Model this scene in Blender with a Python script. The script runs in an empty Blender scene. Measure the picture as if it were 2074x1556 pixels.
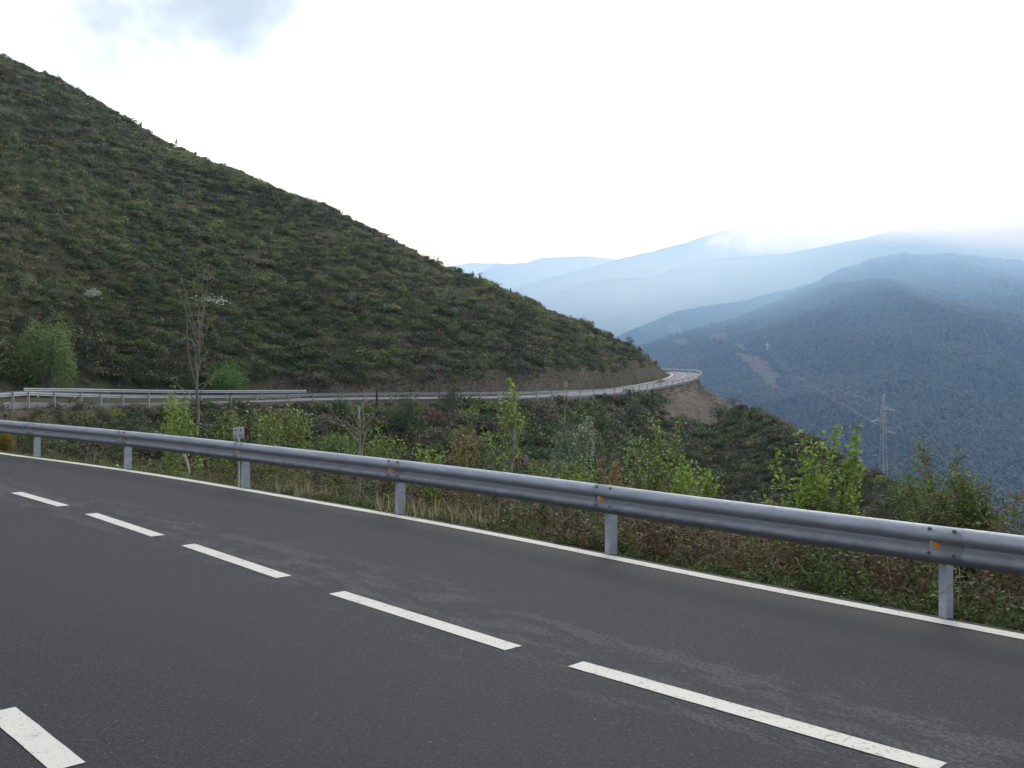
import bpy, math, random
import numpy as np
from mathutils import Vector

# ------------------------------------------------------------------ camera, sky, sun, exposure
SC = bpy.context.scene
COL = SC.collection
HC = 2.08                      # eye height above the near road
F, CX, HY = 2035.0, 1037.0, 735.0   # focal length / principal column / horizon row of the 2074 px photograph
cam_d = bpy.data.cameras.new("camera"); cam = bpy.data.objects.new("camera", cam_d); COL.objects.link(cam)
cam.location = (0, 0, HC); cam.rotation_euler = (math.radians(90), 0, 0)
cam_d.sensor_width = 36.0; cam_d.lens = 36.0 * F / 2074.0
cam_d.shift_y = -(778.0 - HY) / 2074.0
cam_d.clip_start = 0.1; cam_d.clip_end = 60000
SC.camera = cam

SUN_EL, SUN_AZ = 38.0, 18.0     # sun behind thin cloud, ahead and to the right
sun_d = bpy.data.lights.new("sun", 'SUN'); sun_d.energy = 0.8; sun_d.angle = math.radians(25)
sun_d.color = (1.0, 0.95, 0.87)
sun = bpy.data.objects.new("sun", sun_d); COL.objects.link(sun)
sdir = Vector((math.sin(math.radians(SUN_AZ)) * math.cos(math.radians(SUN_EL)),
               math.cos(math.radians(SUN_AZ)) * math.cos(math.radians(SUN_EL)), math.sin(math.radians(SUN_EL))))
sun.rotation_euler = sdir.to_track_quat('Z', 'Y').to_euler()

W = bpy.data.worlds.new("World"); SC.world = W; W.use_nodes = True
nt = W.node_tree; nt.nodes.clear()
def N(t, typ, **kw):
    n = t.nodes.new(typ)
    for k, v in kw.items(): setattr(n, k, v)
    return n
def setin(n, **kw):
    for k, v in kw.items(): n.inputs[k.replace('_', ' ')].default_value = v
def math_n(t, op, a, b=None, clamp=False):
    n = N(t, 'ShaderNodeMath', operation=op); n.use_clamp = clamp
    for i, v in enumerate((a, b)):
        if v is None: continue
        if isinstance(v, (int, float)): n.inputs[i].default_value = v
        else: t.links.new(v, n.inputs[i])
    return n.outputs[0]
def mix_c(t, fac, a, b, blend='MIX'):
    n = N(t, 'ShaderNodeMix', data_type='RGBA', blend_type=blend); n.clamp_factor = True
    for i, v in ((0, fac), (6, a), (7, b)):
        if isinstance(v, (int, float)): n.inputs[i].default_value = v
        elif isinstance(v, tuple): n.inputs[i].default_value = v if len(v) == 4 else (*v, 1)
        else: t.links.new(v, n.inputs[i])
    return n.outputs[2]
def ramp01(t, v, lo, hi):
    n = N(t, 'ShaderNodeMapRange'); n.interpolation_type = 'SMOOTHSTEP'
    t.links.new(v, n.inputs[0]); n.inputs[1].default_value = lo; n.inputs[2].default_value = hi
    return n.outputs[0]
sky = N(nt, 'ShaderNodeTexSky'); sky.sky_type = 'NISHITA'; sky.sun_disc = False
sky.sun_elevation = math.radians(SUN_EL); sky.sun_rotation = math.radians(SUN_AZ)
tc = N(nt, 'ShaderNodeTexCoord')
def dirdot(v):
    n = N(nt, 'ShaderNodeVectorMath', operation='DOT_PRODUCT')
    nt.links.new(tc.outputs['Generated'], n.inputs[0]); n.inputs[1].default_value = v
    return n.outputs['Value']
def azel(az, el):
    a, e = math.radians(az), math.radians(el)
    return (math.sin(a) * math.cos(e), math.cos(a) * math.cos(e), math.sin(e))
nz = N(nt, 'ShaderNodeTexNoise'); setin(nz, Scale=5.0, Detail=5.0, Roughness=0.55); nt.links.new(tc.outputs['Generated'], nz.inputs['Vector'])
nz2 = N(nt, 'ShaderNodeTexNoise'); setin(nz2, Scale=13.0, Detail=4.0, Roughness=0.5); nt.links.new(tc.outputs['Generated'], nz2.inputs['Vector'])
# cloud deck: bright where the sun is behind it, duller behind the photographer
glow = ramp01(nt, dirdot(azel(13, 11)), -0.1, 1.0)
glow = math_n(nt, 'POWER', glow, 1.6)
base = mix_c(nt, glow, (5.9, 6.3, 7.5), (24.5, 27.0, 32.5))
def blob(az, el, r0, r1, amp=0.06):
    d = math_n(nt, 'SUBTRACT', 1.0, dirdot(azel(az, el)))
    d = math_n(nt, 'ADD', math_n(nt, 'POWER', math_n(nt, 'MAXIMUM', math_n(nt, 'MULTIPLY', d, 2.0), 0.0), 0.5),
               math_n(nt, 'MULTIPLY', math_n(nt, 'SUBTRACT', nz.outputs[0], 0.5), amp * 4))
    d = math_n(nt, 'ADD', d, math_n(nt, 'MULTIPLY', math_n(nt, 'SUBTRACT', nz2.outputs[0], 0.5), amp * 1.2))
    n = N(nt, 'ShaderNodeMapRange'); n.interpolation_type = 'SMOOTHSTEP'
    nt.links.new(d, n.inputs[0]); n.inputs[1].default_value = r1; n.inputs[2].default_value = r0
    return n.outputs[0]
holes = math_n(nt, 'MAXIMUM', blob(-16.4, 20.4, 0.0, 0.20, 0.10), math_n(nt, 'MULTIPLY', blob(-12.5, 22.0, 0.0, 0.18, .1), 0.8))
holes = math_n(nt, 'MAXIMUM', holes, math_n(nt, 'MULTIPLY', blob(-29, 19.0, 0.0, 0.16), 0.5))
holes = math_n(nt, 'MAXIMUM', holes, math_n(nt, 'MULTIPLY', blob(-19, 15.0, 0.0, 0.17, 0.1), 0.45))
grey = mix_c(nt, 0.05, (4.5, 4.6, 3.5), sky.outputs[0])
colr = mix_c(nt, math_n(nt, 'MULTIPLY', holes, 0.97), base, grey)
low = ramp01(nt, dirdot((0, 0, 1)), 0.26, 0.06)
bg = N(nt, 'ShaderNodeBackground'); bg.inputs[1].default_value = 0.1
nt.links.new(colr, bg.inputs[0])
wo = N(nt, 'ShaderNodeOutputWorld'); nt.links.new(bg.outputs[0], wo.inputs[0])

SC.view_settings.view_transform = 'Standard'; SC.view_settings.look = 'None'
SC.view_settings.exposure = 0.0; SC.view_settings.gamma = 1.0
SC.cycles.use_denoising = True
SC.cycles.max_bounces = 6; SC.cycles.diffuse_bounces = 3; SC.cycles.transmission_bounces = 3
SC.cycles.volume_bounces = 3; SC.cycles.sample_clamp_indirect = 4.0

rng = np.random.default_rng(7)
random.seed(7)

# ------------------------------------------------------------------ helpers
def tag(o, label=None, cat=None, group=None, kind=None):
    if label: o['label'] = label
    if cat: o['category'] = cat
    if group: o['group'] = group
    if kind: o['kind'] = kind
    return o
def empty(name, loc, rz=0.0):
    o = bpy.data.objects.new(name, None); COL.objects.link(o); o.location = loc; o.rotation_euler = (0, 0, rz)
    o.empty_display_size = 0.2
    return o
def np_mesh(name, verts, faces, mat, parent=None, colors=None, smooth=False, attrs=None):
    """verts (n,3); faces (m,k) array or list of lists; colors (m,3) per face"""
    me = bpy.data.meshes.new(name)
    verts = np.asarray(verts, dtype=np.float32)
    if isinstance(faces, np.ndarray):
        m, k = faces.shape
        me.vertices.add(len(verts)); me.vertices.foreach_set('co', verts.ravel())
        me.loops.add(m * k); me.loops.foreach_set('vertex_index', faces.astype(np.int32).ravel())
        me.polygons.add(m); me.polygons.foreach_set('loop_start', np.arange(0, m * k, k, dtype=np.int32))
        me.update(calc_edges=True)
    else:
        me.from_pydata([tuple(v) for v in verts], [], faces); me.update()
    if colors is not None:
        a = me.attributes.new('Col', 'FLOAT_COLOR', 'FACE')
        c = np.ones((len(me.polygons), 4), dtype=np.float32); c[:, :3] = colors
        a.data.foreach_set('color', c.ravel())
    if attrs:
        for an, av in attrs.items():
            a = me.attributes.new(an, 'FLOAT', 'POINT'); a.data.foreach_set('value', np.asarray(av, dtype=np.float32).ravel())
    if smooth: me.polygons.foreach_set('use_smooth', np.ones(len(me.polygons), dtype=bool))
    if mat: me.materials.append(mat)
    o = bpy.data.objects.new(name, me); COL.objects.link(o)
    if parent: o.parent = parent
    return o
class MB:
    """collects simple shapes into one mesh"""
    def __init__(s): s.v = []; s.f = []
    def add(s, vs, fs):
        b = len(s.v); s.v += [tuple(p) for p in vs]; s.f += [[i + b for i in f] for f in fs]
    def box(s, c, ax, ay, az):      # centre and three half-axis vectors
        c, ax, ay, az = map(Vector, (c, ax, ay, az))
        vs = [c + i * ax + j * ay + k * az for i in (-1, 1) for j in (-1, 1) for k in (-1, 1)]
        s.add(vs, [[0, 1, 3, 2], [4, 6, 7, 5], [0, 4, 5, 1], [2, 3, 7, 6], [0, 2, 6, 4], [1, 5, 7, 3]])
    def tube(s, pts, rad, n=5, cap=True):
        pts = [Vector(p) for p in pts]
        if not hasattr(rad, '__len__'): rad = [rad] * len(pts)
        b = len(s.v)
        for i, p in enumerate(pts):
            d = (pts[min(i + 1, len(pts) - 1)] - pts[max(i - 1, 0)])
            if d.length < 1e-9: d = Vector((0, 0, 1))
            d.normalize()
            u = d.cross(Vector((0.3, 0.9, 0.1)));
            if u.length < 1e-3: u = d.cross(Vector((1, 0, 0)))
            u.normalize(); w = d.cross(u)
            for k in range(n):
                a = 2 * math.pi * k / n
                s.v.append(tuple(p + rad[i] * (math.cos(a) * u + math.sin(a) * w)))
        for i in range(len(pts) - 1):
            for k in range(n):
                s.f.append([b + i * n + k, b + i * n + (k + 1) % n, b + (i + 1) * n + (k + 1) % n, b + (i + 1) * n + k])
        if cap:
            s.f.append([b + k for k in range(n)][::-1]); s.f.append([b + (len(pts) - 1) * n + k for k in range(n)])
    def prism(s, prof, o, eu, ev, ew, length):   # profile (u,v) polygon extruded along ew from o
        o, eu, ev, ew = map(Vector, (o, eu, ev, ew)); n = len(prof)
        vs = [o + eu * a + ev * b for a, b in prof] + [o + eu * a + ev * b + ew * length for a, b in prof]
        fs = [[i, (i + 1) % n, n + (i + 1) % n, n + i] for i in range(n)] + [list(range(n))[::-1], [n + i for i in range(n)]]
        s.add(vs, fs)
    def build(s, name, mat, parent=None, smooth=False):
        return np_mesh(name, np.array(s.v, dtype=np.float32).reshape(-1, 3), s.f, mat, parent, smooth=smooth)

def _hash(ix, iy, seed):
    h = (ix.astype(np.int64) * 374761393 + iy.astype(np.int64) * 668265263 + seed * 1442695041) & 0xFFFFFFFF
    h = ((h ^ (h >> 13)) * 1274126177) & 0xFFFFFFFF
    return ((h ^ (h >> 16)) & 0xFFFF) / 65535.0
def vnoise(x, y, seed=0):
    x = np.asarray(x, float); y = np.asarray(y, float)
    ix, iy = np.floor(x), np.floor(y); fx, fy = x - ix, y - iy
    fx = fx * fx * (3 - 2 * fx); fy = fy * fy * (3 - 2 * fy)
    a = _hash(ix, iy, seed); b = _hash(ix + 1, iy, seed); c = _hash(ix, iy + 1, seed); d = _hash(ix + 1, iy + 1, seed)
    return (a * (1 - fx) + b * fx) * (1 - fy) + (c * (1 - fx) + d * fx) * fy
def fbm(x, y, octv=4, seed=0):
    s = 0; a = 0.5; t = 0
    for i in range(octv):
        s = s + a * vnoise(x * 2 ** i, y * 2 ** i, seed + i); t += a; a *= 0.5
    return s / t - 0.5

# ------------------------------------------------------------------ materials
def new_mat(name):
    m = bpy.data.materials.new(name); m.use_nodes = True; t = m.node_tree
    return m, t, t.nodes['Principled BSDF']
def noise_n(t, scale, detail=4, rough=0.55, vec=None, dist=0.0):
    n = N(t, 'ShaderNodeTexNoise'); setin(n, Scale=scale, Detail=detail, Roughness=rough, Distortion=dist)
    if vec is None:
        g = N(t, 'ShaderNodeNewGeometry'); vec = g.outputs['Position']
    t.links.new(vec, n.inputs['Vector'])
    return n.outputs[0]
def bump_n(t, h, strength, dist, b):
    n = N(t, 'ShaderNodeBump'); setin(n, Strength=strength, Distance=dist); t.links.new(h, n.inputs['Height']); t.links.new(n.outputs[0], b.inputs['Normal'])
def leaf_mat(name, trans=0.28, gain=1.0):
    m, t, b = new_mat(name)
    a = N(t, 'ShaderNodeAttribute'); a.attribute_name = 'Col'
    b.inputs['Roughness'].default_value = 0.55; b.inputs['Specular IOR Level'].default_value = 0.25
    t.links.new(a.outputs[0], b.inputs['Base Color'])
    tr = N(t, 'ShaderNodeBsdfTranslucent'); t.links.new(a.outputs[0], tr.inputs[0])
    mx = N(t, 'ShaderNodeMixShader'); mx.inputs[0].default_value = trans
    t.links.new(b.outputs[0], mx.inputs[1]); t.links.new(tr.outputs[0], mx.inputs[2])
    t.links.new(mx.outputs[0], t.nodes['Material Output'].inputs[0])
    return m
M_LEAF = leaf_mat('foliage')
M_DRY = leaf_mat('dry_stems', 0.12)
def bark_mat(name, c1, c2, scale=8):
    m, t, b = new_mat(name)
    n = noise_n(t, scale, 5, 0.65)
    t.links.new(mix_c(t, ramp01(t, n, 0.35, 0.68), c1, c2), b.inputs['Base Color'])
    b.inputs['Roughness'].default_value = 0.85; bump_n(t, n, 0.5, 0.02, b)
    return m
M_BARK = bark_mat('bark', (0.10, 0.085, 0.07), (0.20, 0.18, 0.15))
M_BARKP = bark_mat('pale_bark', (0.20, 0.18, 0.14), (0.34, 0.31, 0.26))
def galv(name, c=(0.40, 0.43, 0.46), metal=0.55, rough=0.42):
    m, t, b = new_mat(name)
    g = N(t, 'ShaderNodeNewGeometry')
    sc = N(t, 'ShaderNodeVectorMath', operation='MULTIPLY'); sc.inputs[1].default_value = (1, 1, 5)
    t.links.new(g.outputs['Position'], sc.inputs[0])
    n1 = noise_n(t, 3.0, 6, 0.65, sc.outputs[0]); n2 = noise_n(t, 26.0, 4, 0.6)
    c0 = mix_c(t, ramp01(t, n1, 0.35, 0.72), tuple(x * 0.86 for x in c), tuple(x * 1.10 for x in c))
    c1 = mix_c(t, math_n(t, 'MULTIPLY', ramp01(t, n2, 0.55, 0.8), 0.35), c0, tuple(x * 0.5 for x in c))
    t.links.new(c1, b.inputs['Base Color'])
    b.inputs['Metallic'].default_value = metal
    r = N(t, 'ShaderNodeMapRange'); t.links.new(n2, r.inputs[0]); r.inputs[3].default_value = rough - 0.1; r.inputs[4].default_value = rough + 0.16
    t.links.new(r.outputs[0], b.inputs['Roughness']); bump_n(t, n2, 0.12, 0.004, b)
    return m
M_GALV = galv('galvanised_steel')
M_POST = galv('galvanised_post', (0.43, 0.45, 0.475), 0.25, 0.55)
M_FARG = galv('far_galvanised', (0.42, 0.435, 0.45), 0.25, 0.5)
# near beam: shade painted into the lower wave, dirt and shade into the hollow
def beam_mat():
    m = galv('beam_steel', (0.37, 0.39, 0.41), 0.32, 0.47); t = m.node_tree; b = t.nodes['Principled BSDF']
    src = b.inputs['Base Color'].links[0].from_socket
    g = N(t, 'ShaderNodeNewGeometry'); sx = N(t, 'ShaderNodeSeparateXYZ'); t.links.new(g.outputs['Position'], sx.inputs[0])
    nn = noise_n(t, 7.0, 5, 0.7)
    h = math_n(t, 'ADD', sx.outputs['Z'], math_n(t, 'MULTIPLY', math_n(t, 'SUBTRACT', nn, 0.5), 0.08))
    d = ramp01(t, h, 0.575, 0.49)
    sv = N(t, 'ShaderNodeVectorMath', operation='MULTIPLY'); sv.inputs[1].default_value = (2.2, 2.2, 34); t.links.new(g.outputs['Position'], sv.inputs[0])
    scf = noise_n(t, 1.0, 6, 0.75, sv.outputs[0]); src = mix_c(t, math_n(t, 'MULTIPLY', ramp01(t, scf, 0.60, 0.70), 0.45), src, (0.62, 0.64, 0.66))
    src = mix_c(t, math_n(t, 'MULTIPLY', ramp01(t, scf, 0.40, 0.30), 0.5), src, (0.12, 0.115, 0.105))
    stn = ramp01(t, noise_n(t, 0.9, 5, 0.7), 0.60, 0.72); src = mix_c(t, math_n(t, 'MULTIPLY', stn, 0.35), src, (0.16, 0.13, 0.10))
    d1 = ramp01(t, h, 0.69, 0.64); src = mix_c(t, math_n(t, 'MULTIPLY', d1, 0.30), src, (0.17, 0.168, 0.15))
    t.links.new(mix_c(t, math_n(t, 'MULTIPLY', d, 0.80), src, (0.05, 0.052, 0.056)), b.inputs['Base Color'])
    return m
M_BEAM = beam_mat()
def plain(name, c, rough=0.6, metal=0.0, var=0.15, scale=20):
    m, t, b = new_mat(name)
    n = noise_n(t, scale, 4, 0.6)
    t.links.new(mix_c(t, n, tuple(x * (1 - var) for x in c), tuple(min(1, x * (1 + var)) for x in c)), b.inputs['Base Color'])
    b.inputs['Roughness'].default_value = rough; b.inputs['Metallic'].default_value = metal
    return m
M_AMBER = plain('amber_reflector', (0.85, 0.30, 0.01), 0.3)
M_SILV = plain('reflector_backing', (0.42, 0.45, 0.42), 0.4, 0.3)
M_BOLT = plain('bolt_steel', (0.10, 0.11, 0.12), 0.5, 0.5)
M_PLATE = plain('sign_plate_white', (0.50, 0.53, 0.48), 0.5)
M_BLACK = plain('black_lettering', (0.015, 0.016, 0.018), 0.6)
M_WIRE = plain('weathered_wire', (.10, .11, .12), .5, .3)
M_PYL = plain('weathered_pylon_steel', (.46, .455, .44), .6, .2)
M_RED = plain('faded_red', (0.45, 0.10, 0.07), 0.6)
M_WOODP = plain('pale_split_wood', (0.55, 0.46, 0.38), 0.8, 0, 0.3, 30)
M_BAG = plain('grubby_white_plastic', (0.62, 0.62, 0.60), 0.45, 0, 0.2, 14)
M_ROCK = plain('grey_rock', (0.22, 0.20, 0.185), 0.9, 0, 0.4, 3)
def asphalt_mat():
    m, t, b = new_mat('asphalt')
    ao = N(t, 'ShaderNodeAttribute'); ao.attribute_name = 'off'
    big = noise_n(t, 0.7, 5, 0.6); mid = noise_n(t, 5.0, 4, 0.6); fine = noise_n(t, 75, 3, 0.75)
    c = mix_c(t, ramp01(t, big, 0.3, 0.7), (0.0265, 0.0258, 0.0265), (0.036, 0.035, 0.0355))
    c = mix_c(t, math_n(t, 'MULTIPLY', ramp01(t, mid, 0.45, 0.75), 0.35), c, (0.048, 0.047, 0.047))
    gr2 = noise_n(t, 34, 4, 0.8)
    c = mix_c(t, ramp01(t, gr2, 0.56, 0.40), c, (0.016, 0.016, 0.019)); c = mix_c(t, math_n(t, 'MULTIPLY', ramp01(t, gr2, 0.56, 0.70), 0.8), c, (0.115, 0.118, 0.125))
    c = mix_c(t, ramp01(t, fine, 0.30, 0.60), (0.012, 0.012, 0.014), c)
    c = mix_c(t, ramp01(t, fine, 0.60, 0.75), c, (0.16, 0.16, 0.16))
    v = N(t, 'ShaderNodeTexVoronoi'); v.inputs['Scale'].default_value = 24; g = N(t, 'ShaderNodeNewGeometry')
    t.links.new(g.outputs['Position'], v.inputs['Vector'])
    chip = ramp01(t, v.outputs['Distance'], 0.12, 0.05)
    sel = ramp01(t, noise_n(t, 9.0, 2), 0.55, 0.60)
    c = mix_c(t, math_n(t, 'MULTIPLY', math_n(t, 'MULTIPLY', chip, sel), 0.7), c, (0.42, 0.41, 0.39))
    # wheel tracks polished a little darker, dust gathered along the middle of the road
    w1 = ramp01(t, math_n(t, 'ABSOLUTE', math_n(t, 'SUBTRACT', ao.outputs['Fac'], 0.65)), 0.7, 0.1)
    c = mix_c(t, math_n(t, 'MULTIPLY', w1, 0.30), c, (0.030, 0.030, 0.032))
    w2 = ramp01(t, math_n(t, 'ABSOLUTE', math_n(t, 'SUBTRACT', ao.outputs['Fac'], 4.6)), 1.3, 0.2)
    c = mix_c(t, math_n(t, 'MULTIPLY', w2, 0.26), c, (0.030, 0.030, 0.032))
    al = N(t, 'ShaderNodeAttribute'); al.attribute_name = 'along'
    cv = N(t, 'ShaderNodeCombineXYZ'); t.links.new(math_n(t, 'MULTIPLY', al.outputs['Fac'], 1.3), cv.inputs[0]); t.links.new(math_n(t, 'MULTIPLY', ao.outputs['Fac'], 3.6), cv.inputs[1])
    dn = noise_n(t, 1.0, 6, 0.68, cv.outputs[0])
    dm = ramp01(t, math_n(t, 'ABSOLUTE', math_n(t, 'SUBTRACT', ao.outputs['Fac'], 2.7)), 1.15, 0.25)
    dust = math_n(t, 'MULTIPLY', math_n(t, 'MULTIPLY', ramp01(t, gr2, 0.40, 0.56), 1.2), 1.0); dust = math_n(t, 'MULTIPLY', dust, 1.0); dust0 = dust
    dust = math_n(t, 'MULTIPLY', ramp01(t, math_n(t, 'ADD', dn, math_n(t, 'MULTIPLY', dm, 0.13)), 0.60, 0.70), dm)
    c = mix_c(t, math_n(t, 'MULTIPLY', math_n(t, 'MULTIPLY', dust, dust0), 0.36), c, (0.115, 0.11, 0.102))
    t.links.new(c, b.inputs['Base Color'])
    b.inputs['Roughness'].default_value = 0.78; b.inputs['Specular IOR Level'].default_value = 0.25
    bump_n(t, math_n(t, 'ADD', fine, math_n(t, 'MULTIPLY', mid, 0.4)), 0.55, 0.006, b)
    return m
M_ASPH = asphalt_mat()
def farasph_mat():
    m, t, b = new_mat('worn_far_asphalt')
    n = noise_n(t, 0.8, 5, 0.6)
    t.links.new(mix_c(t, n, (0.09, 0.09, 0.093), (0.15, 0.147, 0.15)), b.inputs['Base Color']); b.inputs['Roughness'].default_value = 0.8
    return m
M_FARASPH = farasph_mat()
def paint_mat():
    m, t, b = new_mat('road_paint')
    f = noise_n(t, 60, 4, 0.7); g2 = noise_n(t, 4, 4, 0.6)
    c = mix_c(t, ramp01(t, f, 0.60, 0.68), (0.60, 0.57, 0.475), (0.22, 0.22, 0.21))
    c = mix_c(t, ramp01(t, math_n(t, 'ADD', noise_n(t, 28, 5, 0.8), math_n(t, 'MULTIPLY', g2, 0.35)), 0.755, 0.83), c, (0.10, 0.10, 0.10))
    c = mix_c(t, math_n(t, 'MULTIPLY', ramp01(t, g2, 0.45, 0.75), 0.3), c, (0.45, 0.44, 0.40))
    t.links.new(c, b.inputs['Base Color']); b.inputs['Roughness'].default_value = 0.7; bump_n(t, f, 0.3, 0.003, b)
    return m
M_PAINT = paint_mat()
def soil_mat():
    m, t, b = new_mat('scrub_ground')
    big = noise_n(t, 0.10, 6, 0.62, dist=0.6); mid = noise_n(t, 0.55, 6, 0.65); fine = noise_n(t, 3.5, 5, 0.7)
    c = mix_c(t, ramp01(t, big, 0.38, 0.62), (0.060, 0.072, 0.026), (0.115, 0.112, 0.052))
    c = mix_c(t, ramp01(t, mid, 0.42, 0.66), c, (0.075, 0.064, 0.038))
    c = mix_c(t, math_n(t, 'MULTIPLY', ramp01(t, fine, 0.4, 0.7), 0.6), c, (0.035, 0.036, 0.018))
    a = N(t, 'ShaderNodeAttribute'); a.attribute_name = 'soil'
    r = mix_c(t, ramp01(t, mid, 0.35, 0.65), (0.17, 0.125, 0.09), (0.25, 0.205, 0.145))
    r = mix_c(t, ramp01(t, fine, 0.42, 0.6), r, (0.06, 0.05, 0.042))
    k = math_n(t, 'MULTIPLY', a.outputs['Fac'], ramp01(t, math_n(t, 'ADD', mid, math_n(t, 'MULTIPLY', fine, 0.4)), 0.45, 0.62))
    c = mix_c(t, k, c, r)
    ag = N(t, 'ShaderNodeAttribute'); ag.attribute_name = 'grass'
    gr = mix_c(t, ramp01(t, fine, 0.4, 0.65), (0.055, 0.085, 0.022), (0.12, 0.115, 0.045))
    c = mix_c(t, ag.outputs['Fac'], c, gr)
    t.links.new(c, b.inputs['Base Color']); b.inputs['Roughness'].default_value = 0.95; b.inputs['Specular IOR Level'].default_value = 0.1
    bump_n(t, math_n(t, 'ADD', fine, mid), 0.8, 0.25, b)
    return m
M_SOIL = soil_mat()
def mountain_mat():
    m, t, b = new_mat('forest_cover')
    a = N(t, 'ShaderNodeAttribute'); a.attribute_name = 'patch'
    v = N(t, 'ShaderNodeTexVoronoi'); v.inputs['Scale'].default_value = 0.10; g = N(t, 'ShaderNodeNewGeometry')
    t.links.new(g.outputs['Position'], v.inputs['Vector'])
    n1 = noise_n(t, 0.006, 8, 0.72, dist=0.8); n2 = noise_n(t, 0.09, 5, 0.7)
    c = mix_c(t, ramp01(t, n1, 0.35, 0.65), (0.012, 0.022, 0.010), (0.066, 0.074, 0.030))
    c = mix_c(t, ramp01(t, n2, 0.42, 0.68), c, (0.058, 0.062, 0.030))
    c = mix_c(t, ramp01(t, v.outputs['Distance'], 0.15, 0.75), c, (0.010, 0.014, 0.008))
    c = mix_c(t, math_n(t, 'MULTIPLY', ramp01(t, a.outputs['Fac'], 0.3, 1.0), math_n(t, 'MULTIPLY', ramp01(t, n2, 0.25, 0.6), 0.85)), c, (0.17, 0.105, 0.085))
    a2 = N(t, 'ShaderNodeAttribute'); a2.attribute_name = 'bloom'
    c = mix_c(t, math_n(t, 'MULTIPLY', a2.outputs['Fac'], ramp01(t, n2, 0.3, 0.6)), c, (0.10, 0.12, 0.065))
    t.links.new(c, b.inputs['Base Color']); b.inputs['Roughness'].default_value = 1.0; b.inputs['Specular IOR Level'].default_value = 0.0
    bump_n(t, math_n(t, 'SUBTRACT', math_n(t, 'MULTIPLY', n2, 0.6), v.outputs['Distance']), 0.8, 6.0, b)
    return m
M_MTN = mountain_mat()

# ------------------------------------------------------------------ the road line (valley-side edge line), near road -> bay on the left -> far spur
def G(px, py):                       # ground point (z=0) seen at a photograph pixel
    Y = F * HC / (py - HY); return ((px - CX) / F * Y, Y, 0.0)
edge_px = [(0, 918.8), (145, 937.5), (289, 958.5), (405, 977), (600, 1010.5), (836, 1051.6), (1093, 1100.4), (1300, 1142.5), (1374, 1157.8), (1711, 1223.5), (2074, 1290.4)]
near = [G(*p) for p in edge_px][::-1]
path = [(19, -11, 0), (14.6, -5, 0), (10.6, 0, 0), (8.3, 2.75, 0), (5.95, 5.3, 0)] + near[0:]
path += [(-14.7, 25.9, 0.0), (-18.2, 30, -0.02), (-22.2, 35.5, -0.08), (-25.7, 41.5, -0.2), (-29, 49.5, -0.35), (-31.6, 58, -0.5)]
far_px = [(38, 815, 68), (94, 815.5, 73), (150, 816, 78), (237, 817.2, 85), (345, 816.8, 93), (459, 815.5, 100), (575, 812.8, 106),
          (631, 811, 108.5), (737, 809, 112), (881, 807.6, 116), (967, 807, 119), (1043, 806, 122), (1111, 803.8, 127), (1168, 801.6, 134),
          (1216, 798.6, 142), (1256, 794.6, 152), (1289, 790.6, 164), (1318, 786.2, 177), (1345, 781.6, 189), (1368.6, 777, 199), (1389, 772.6, 208),
          (1403, 768.3, 215), (1412, 764.6, 221), (1416, 761, 228), (1415, 758.4, 234), (1408, 756.4, 240), (1392, 754.8, 247), (1365, 753.4, 256), (1330, 752.4, 266), (1280, 752, 280)]
def PX(px, py, Y): return ((px - CX) / F * Y, Y, HC - (py - HY) / F * Y)
path += [PX(*p) for p in far_px]
path = np.array(path)
def catmull(P, step):
    out = []
    n = len(P)
    for i in range(n - 1):
        p0, p1, p2, p3 = P[max(i - 1, 0)], P[i], P[i + 1], P[min(i + 2, n - 1)]
        m = max(2, int(np.linalg.norm(p2 - p1) / step))
        # centripetal-ish: plain Catmull-Rom is fine for these spacings
        for k in range(m):
            t = k / m
            out.append(0.5 * ((2 * p1) + (-p0 + p2) * t + (2 * p0 - 5 * p1 + 4 * p2 - p3) * t * t + (-p0 + 3 * p1 - 3 * p2 + p3) * t ** 3))
    out.append(P[-1]); return np.array(out)
PATH = catmull(path, 0.5)
for _ in range(6):
    PATH[1:-1] = 0.25 * PATH[:-2] + 0.5 * PATH[1:-1] + 0.25 * PATH[2:]
SEG = np.linalg.norm(np.diff(PATH[:, :2], axis=0), axis=1); S = np.concatenate([[0], np.cumsum(SEG)])
TAN = np.gradient(PATH[:, :2], axis=0); TAN /= np.linalg.norm(TAN, axis=1)[:, None]
for _ in range(6): TAN[1:-1] = 0.25 * TAN[:-2] + 0.5 * TAN[1:-1] + 0.25 * TAN[2:]
TAN /= np.linalg.norm(TAN, axis=1)[:, None]
HILLN = np.stack([-TAN[:, 1], TAN[:, 0]], axis=1)      # left of travel = hill side of the road
def at_s(s, off=0.0, dz=0.0):
    x = np.interp(s, S, PATH[:, 0]); y = np.interp(s, S, PATH[:, 1]); z = np.interp(s, S, PATH[:, 2])
    nx = np.interp(s, S, HILLN[:, 0]); ny = np.interp(s, S, HILLN[:, 1])
    return Vector((x + nx * off, y + ny * off, z + dz))
def tan_s(s):
    v = Vector((np.interp(s, S, TAN[:, 0]), np.interp(s, S, TAN[:, 1]), 0)); v.normalize(); return v
def s_of(x, y): return S[np.argmin((PATH[:, 0] - x) ** 2 + (PATH[:, 1] - y) ** 2)]
S_BAY = s_of(-25.7, 41.5)
S_TIP = s_of(*PX(1416, 761, 228)[:2])
def road_width(s): return np.interp(s, [0, s_of(-11.7, 23), S_BAY, s_of(*PX(237, 817, 85)[:2]), S[-1]], [12.5, 12.0, 10.0, 6.9, 6.7])

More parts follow.
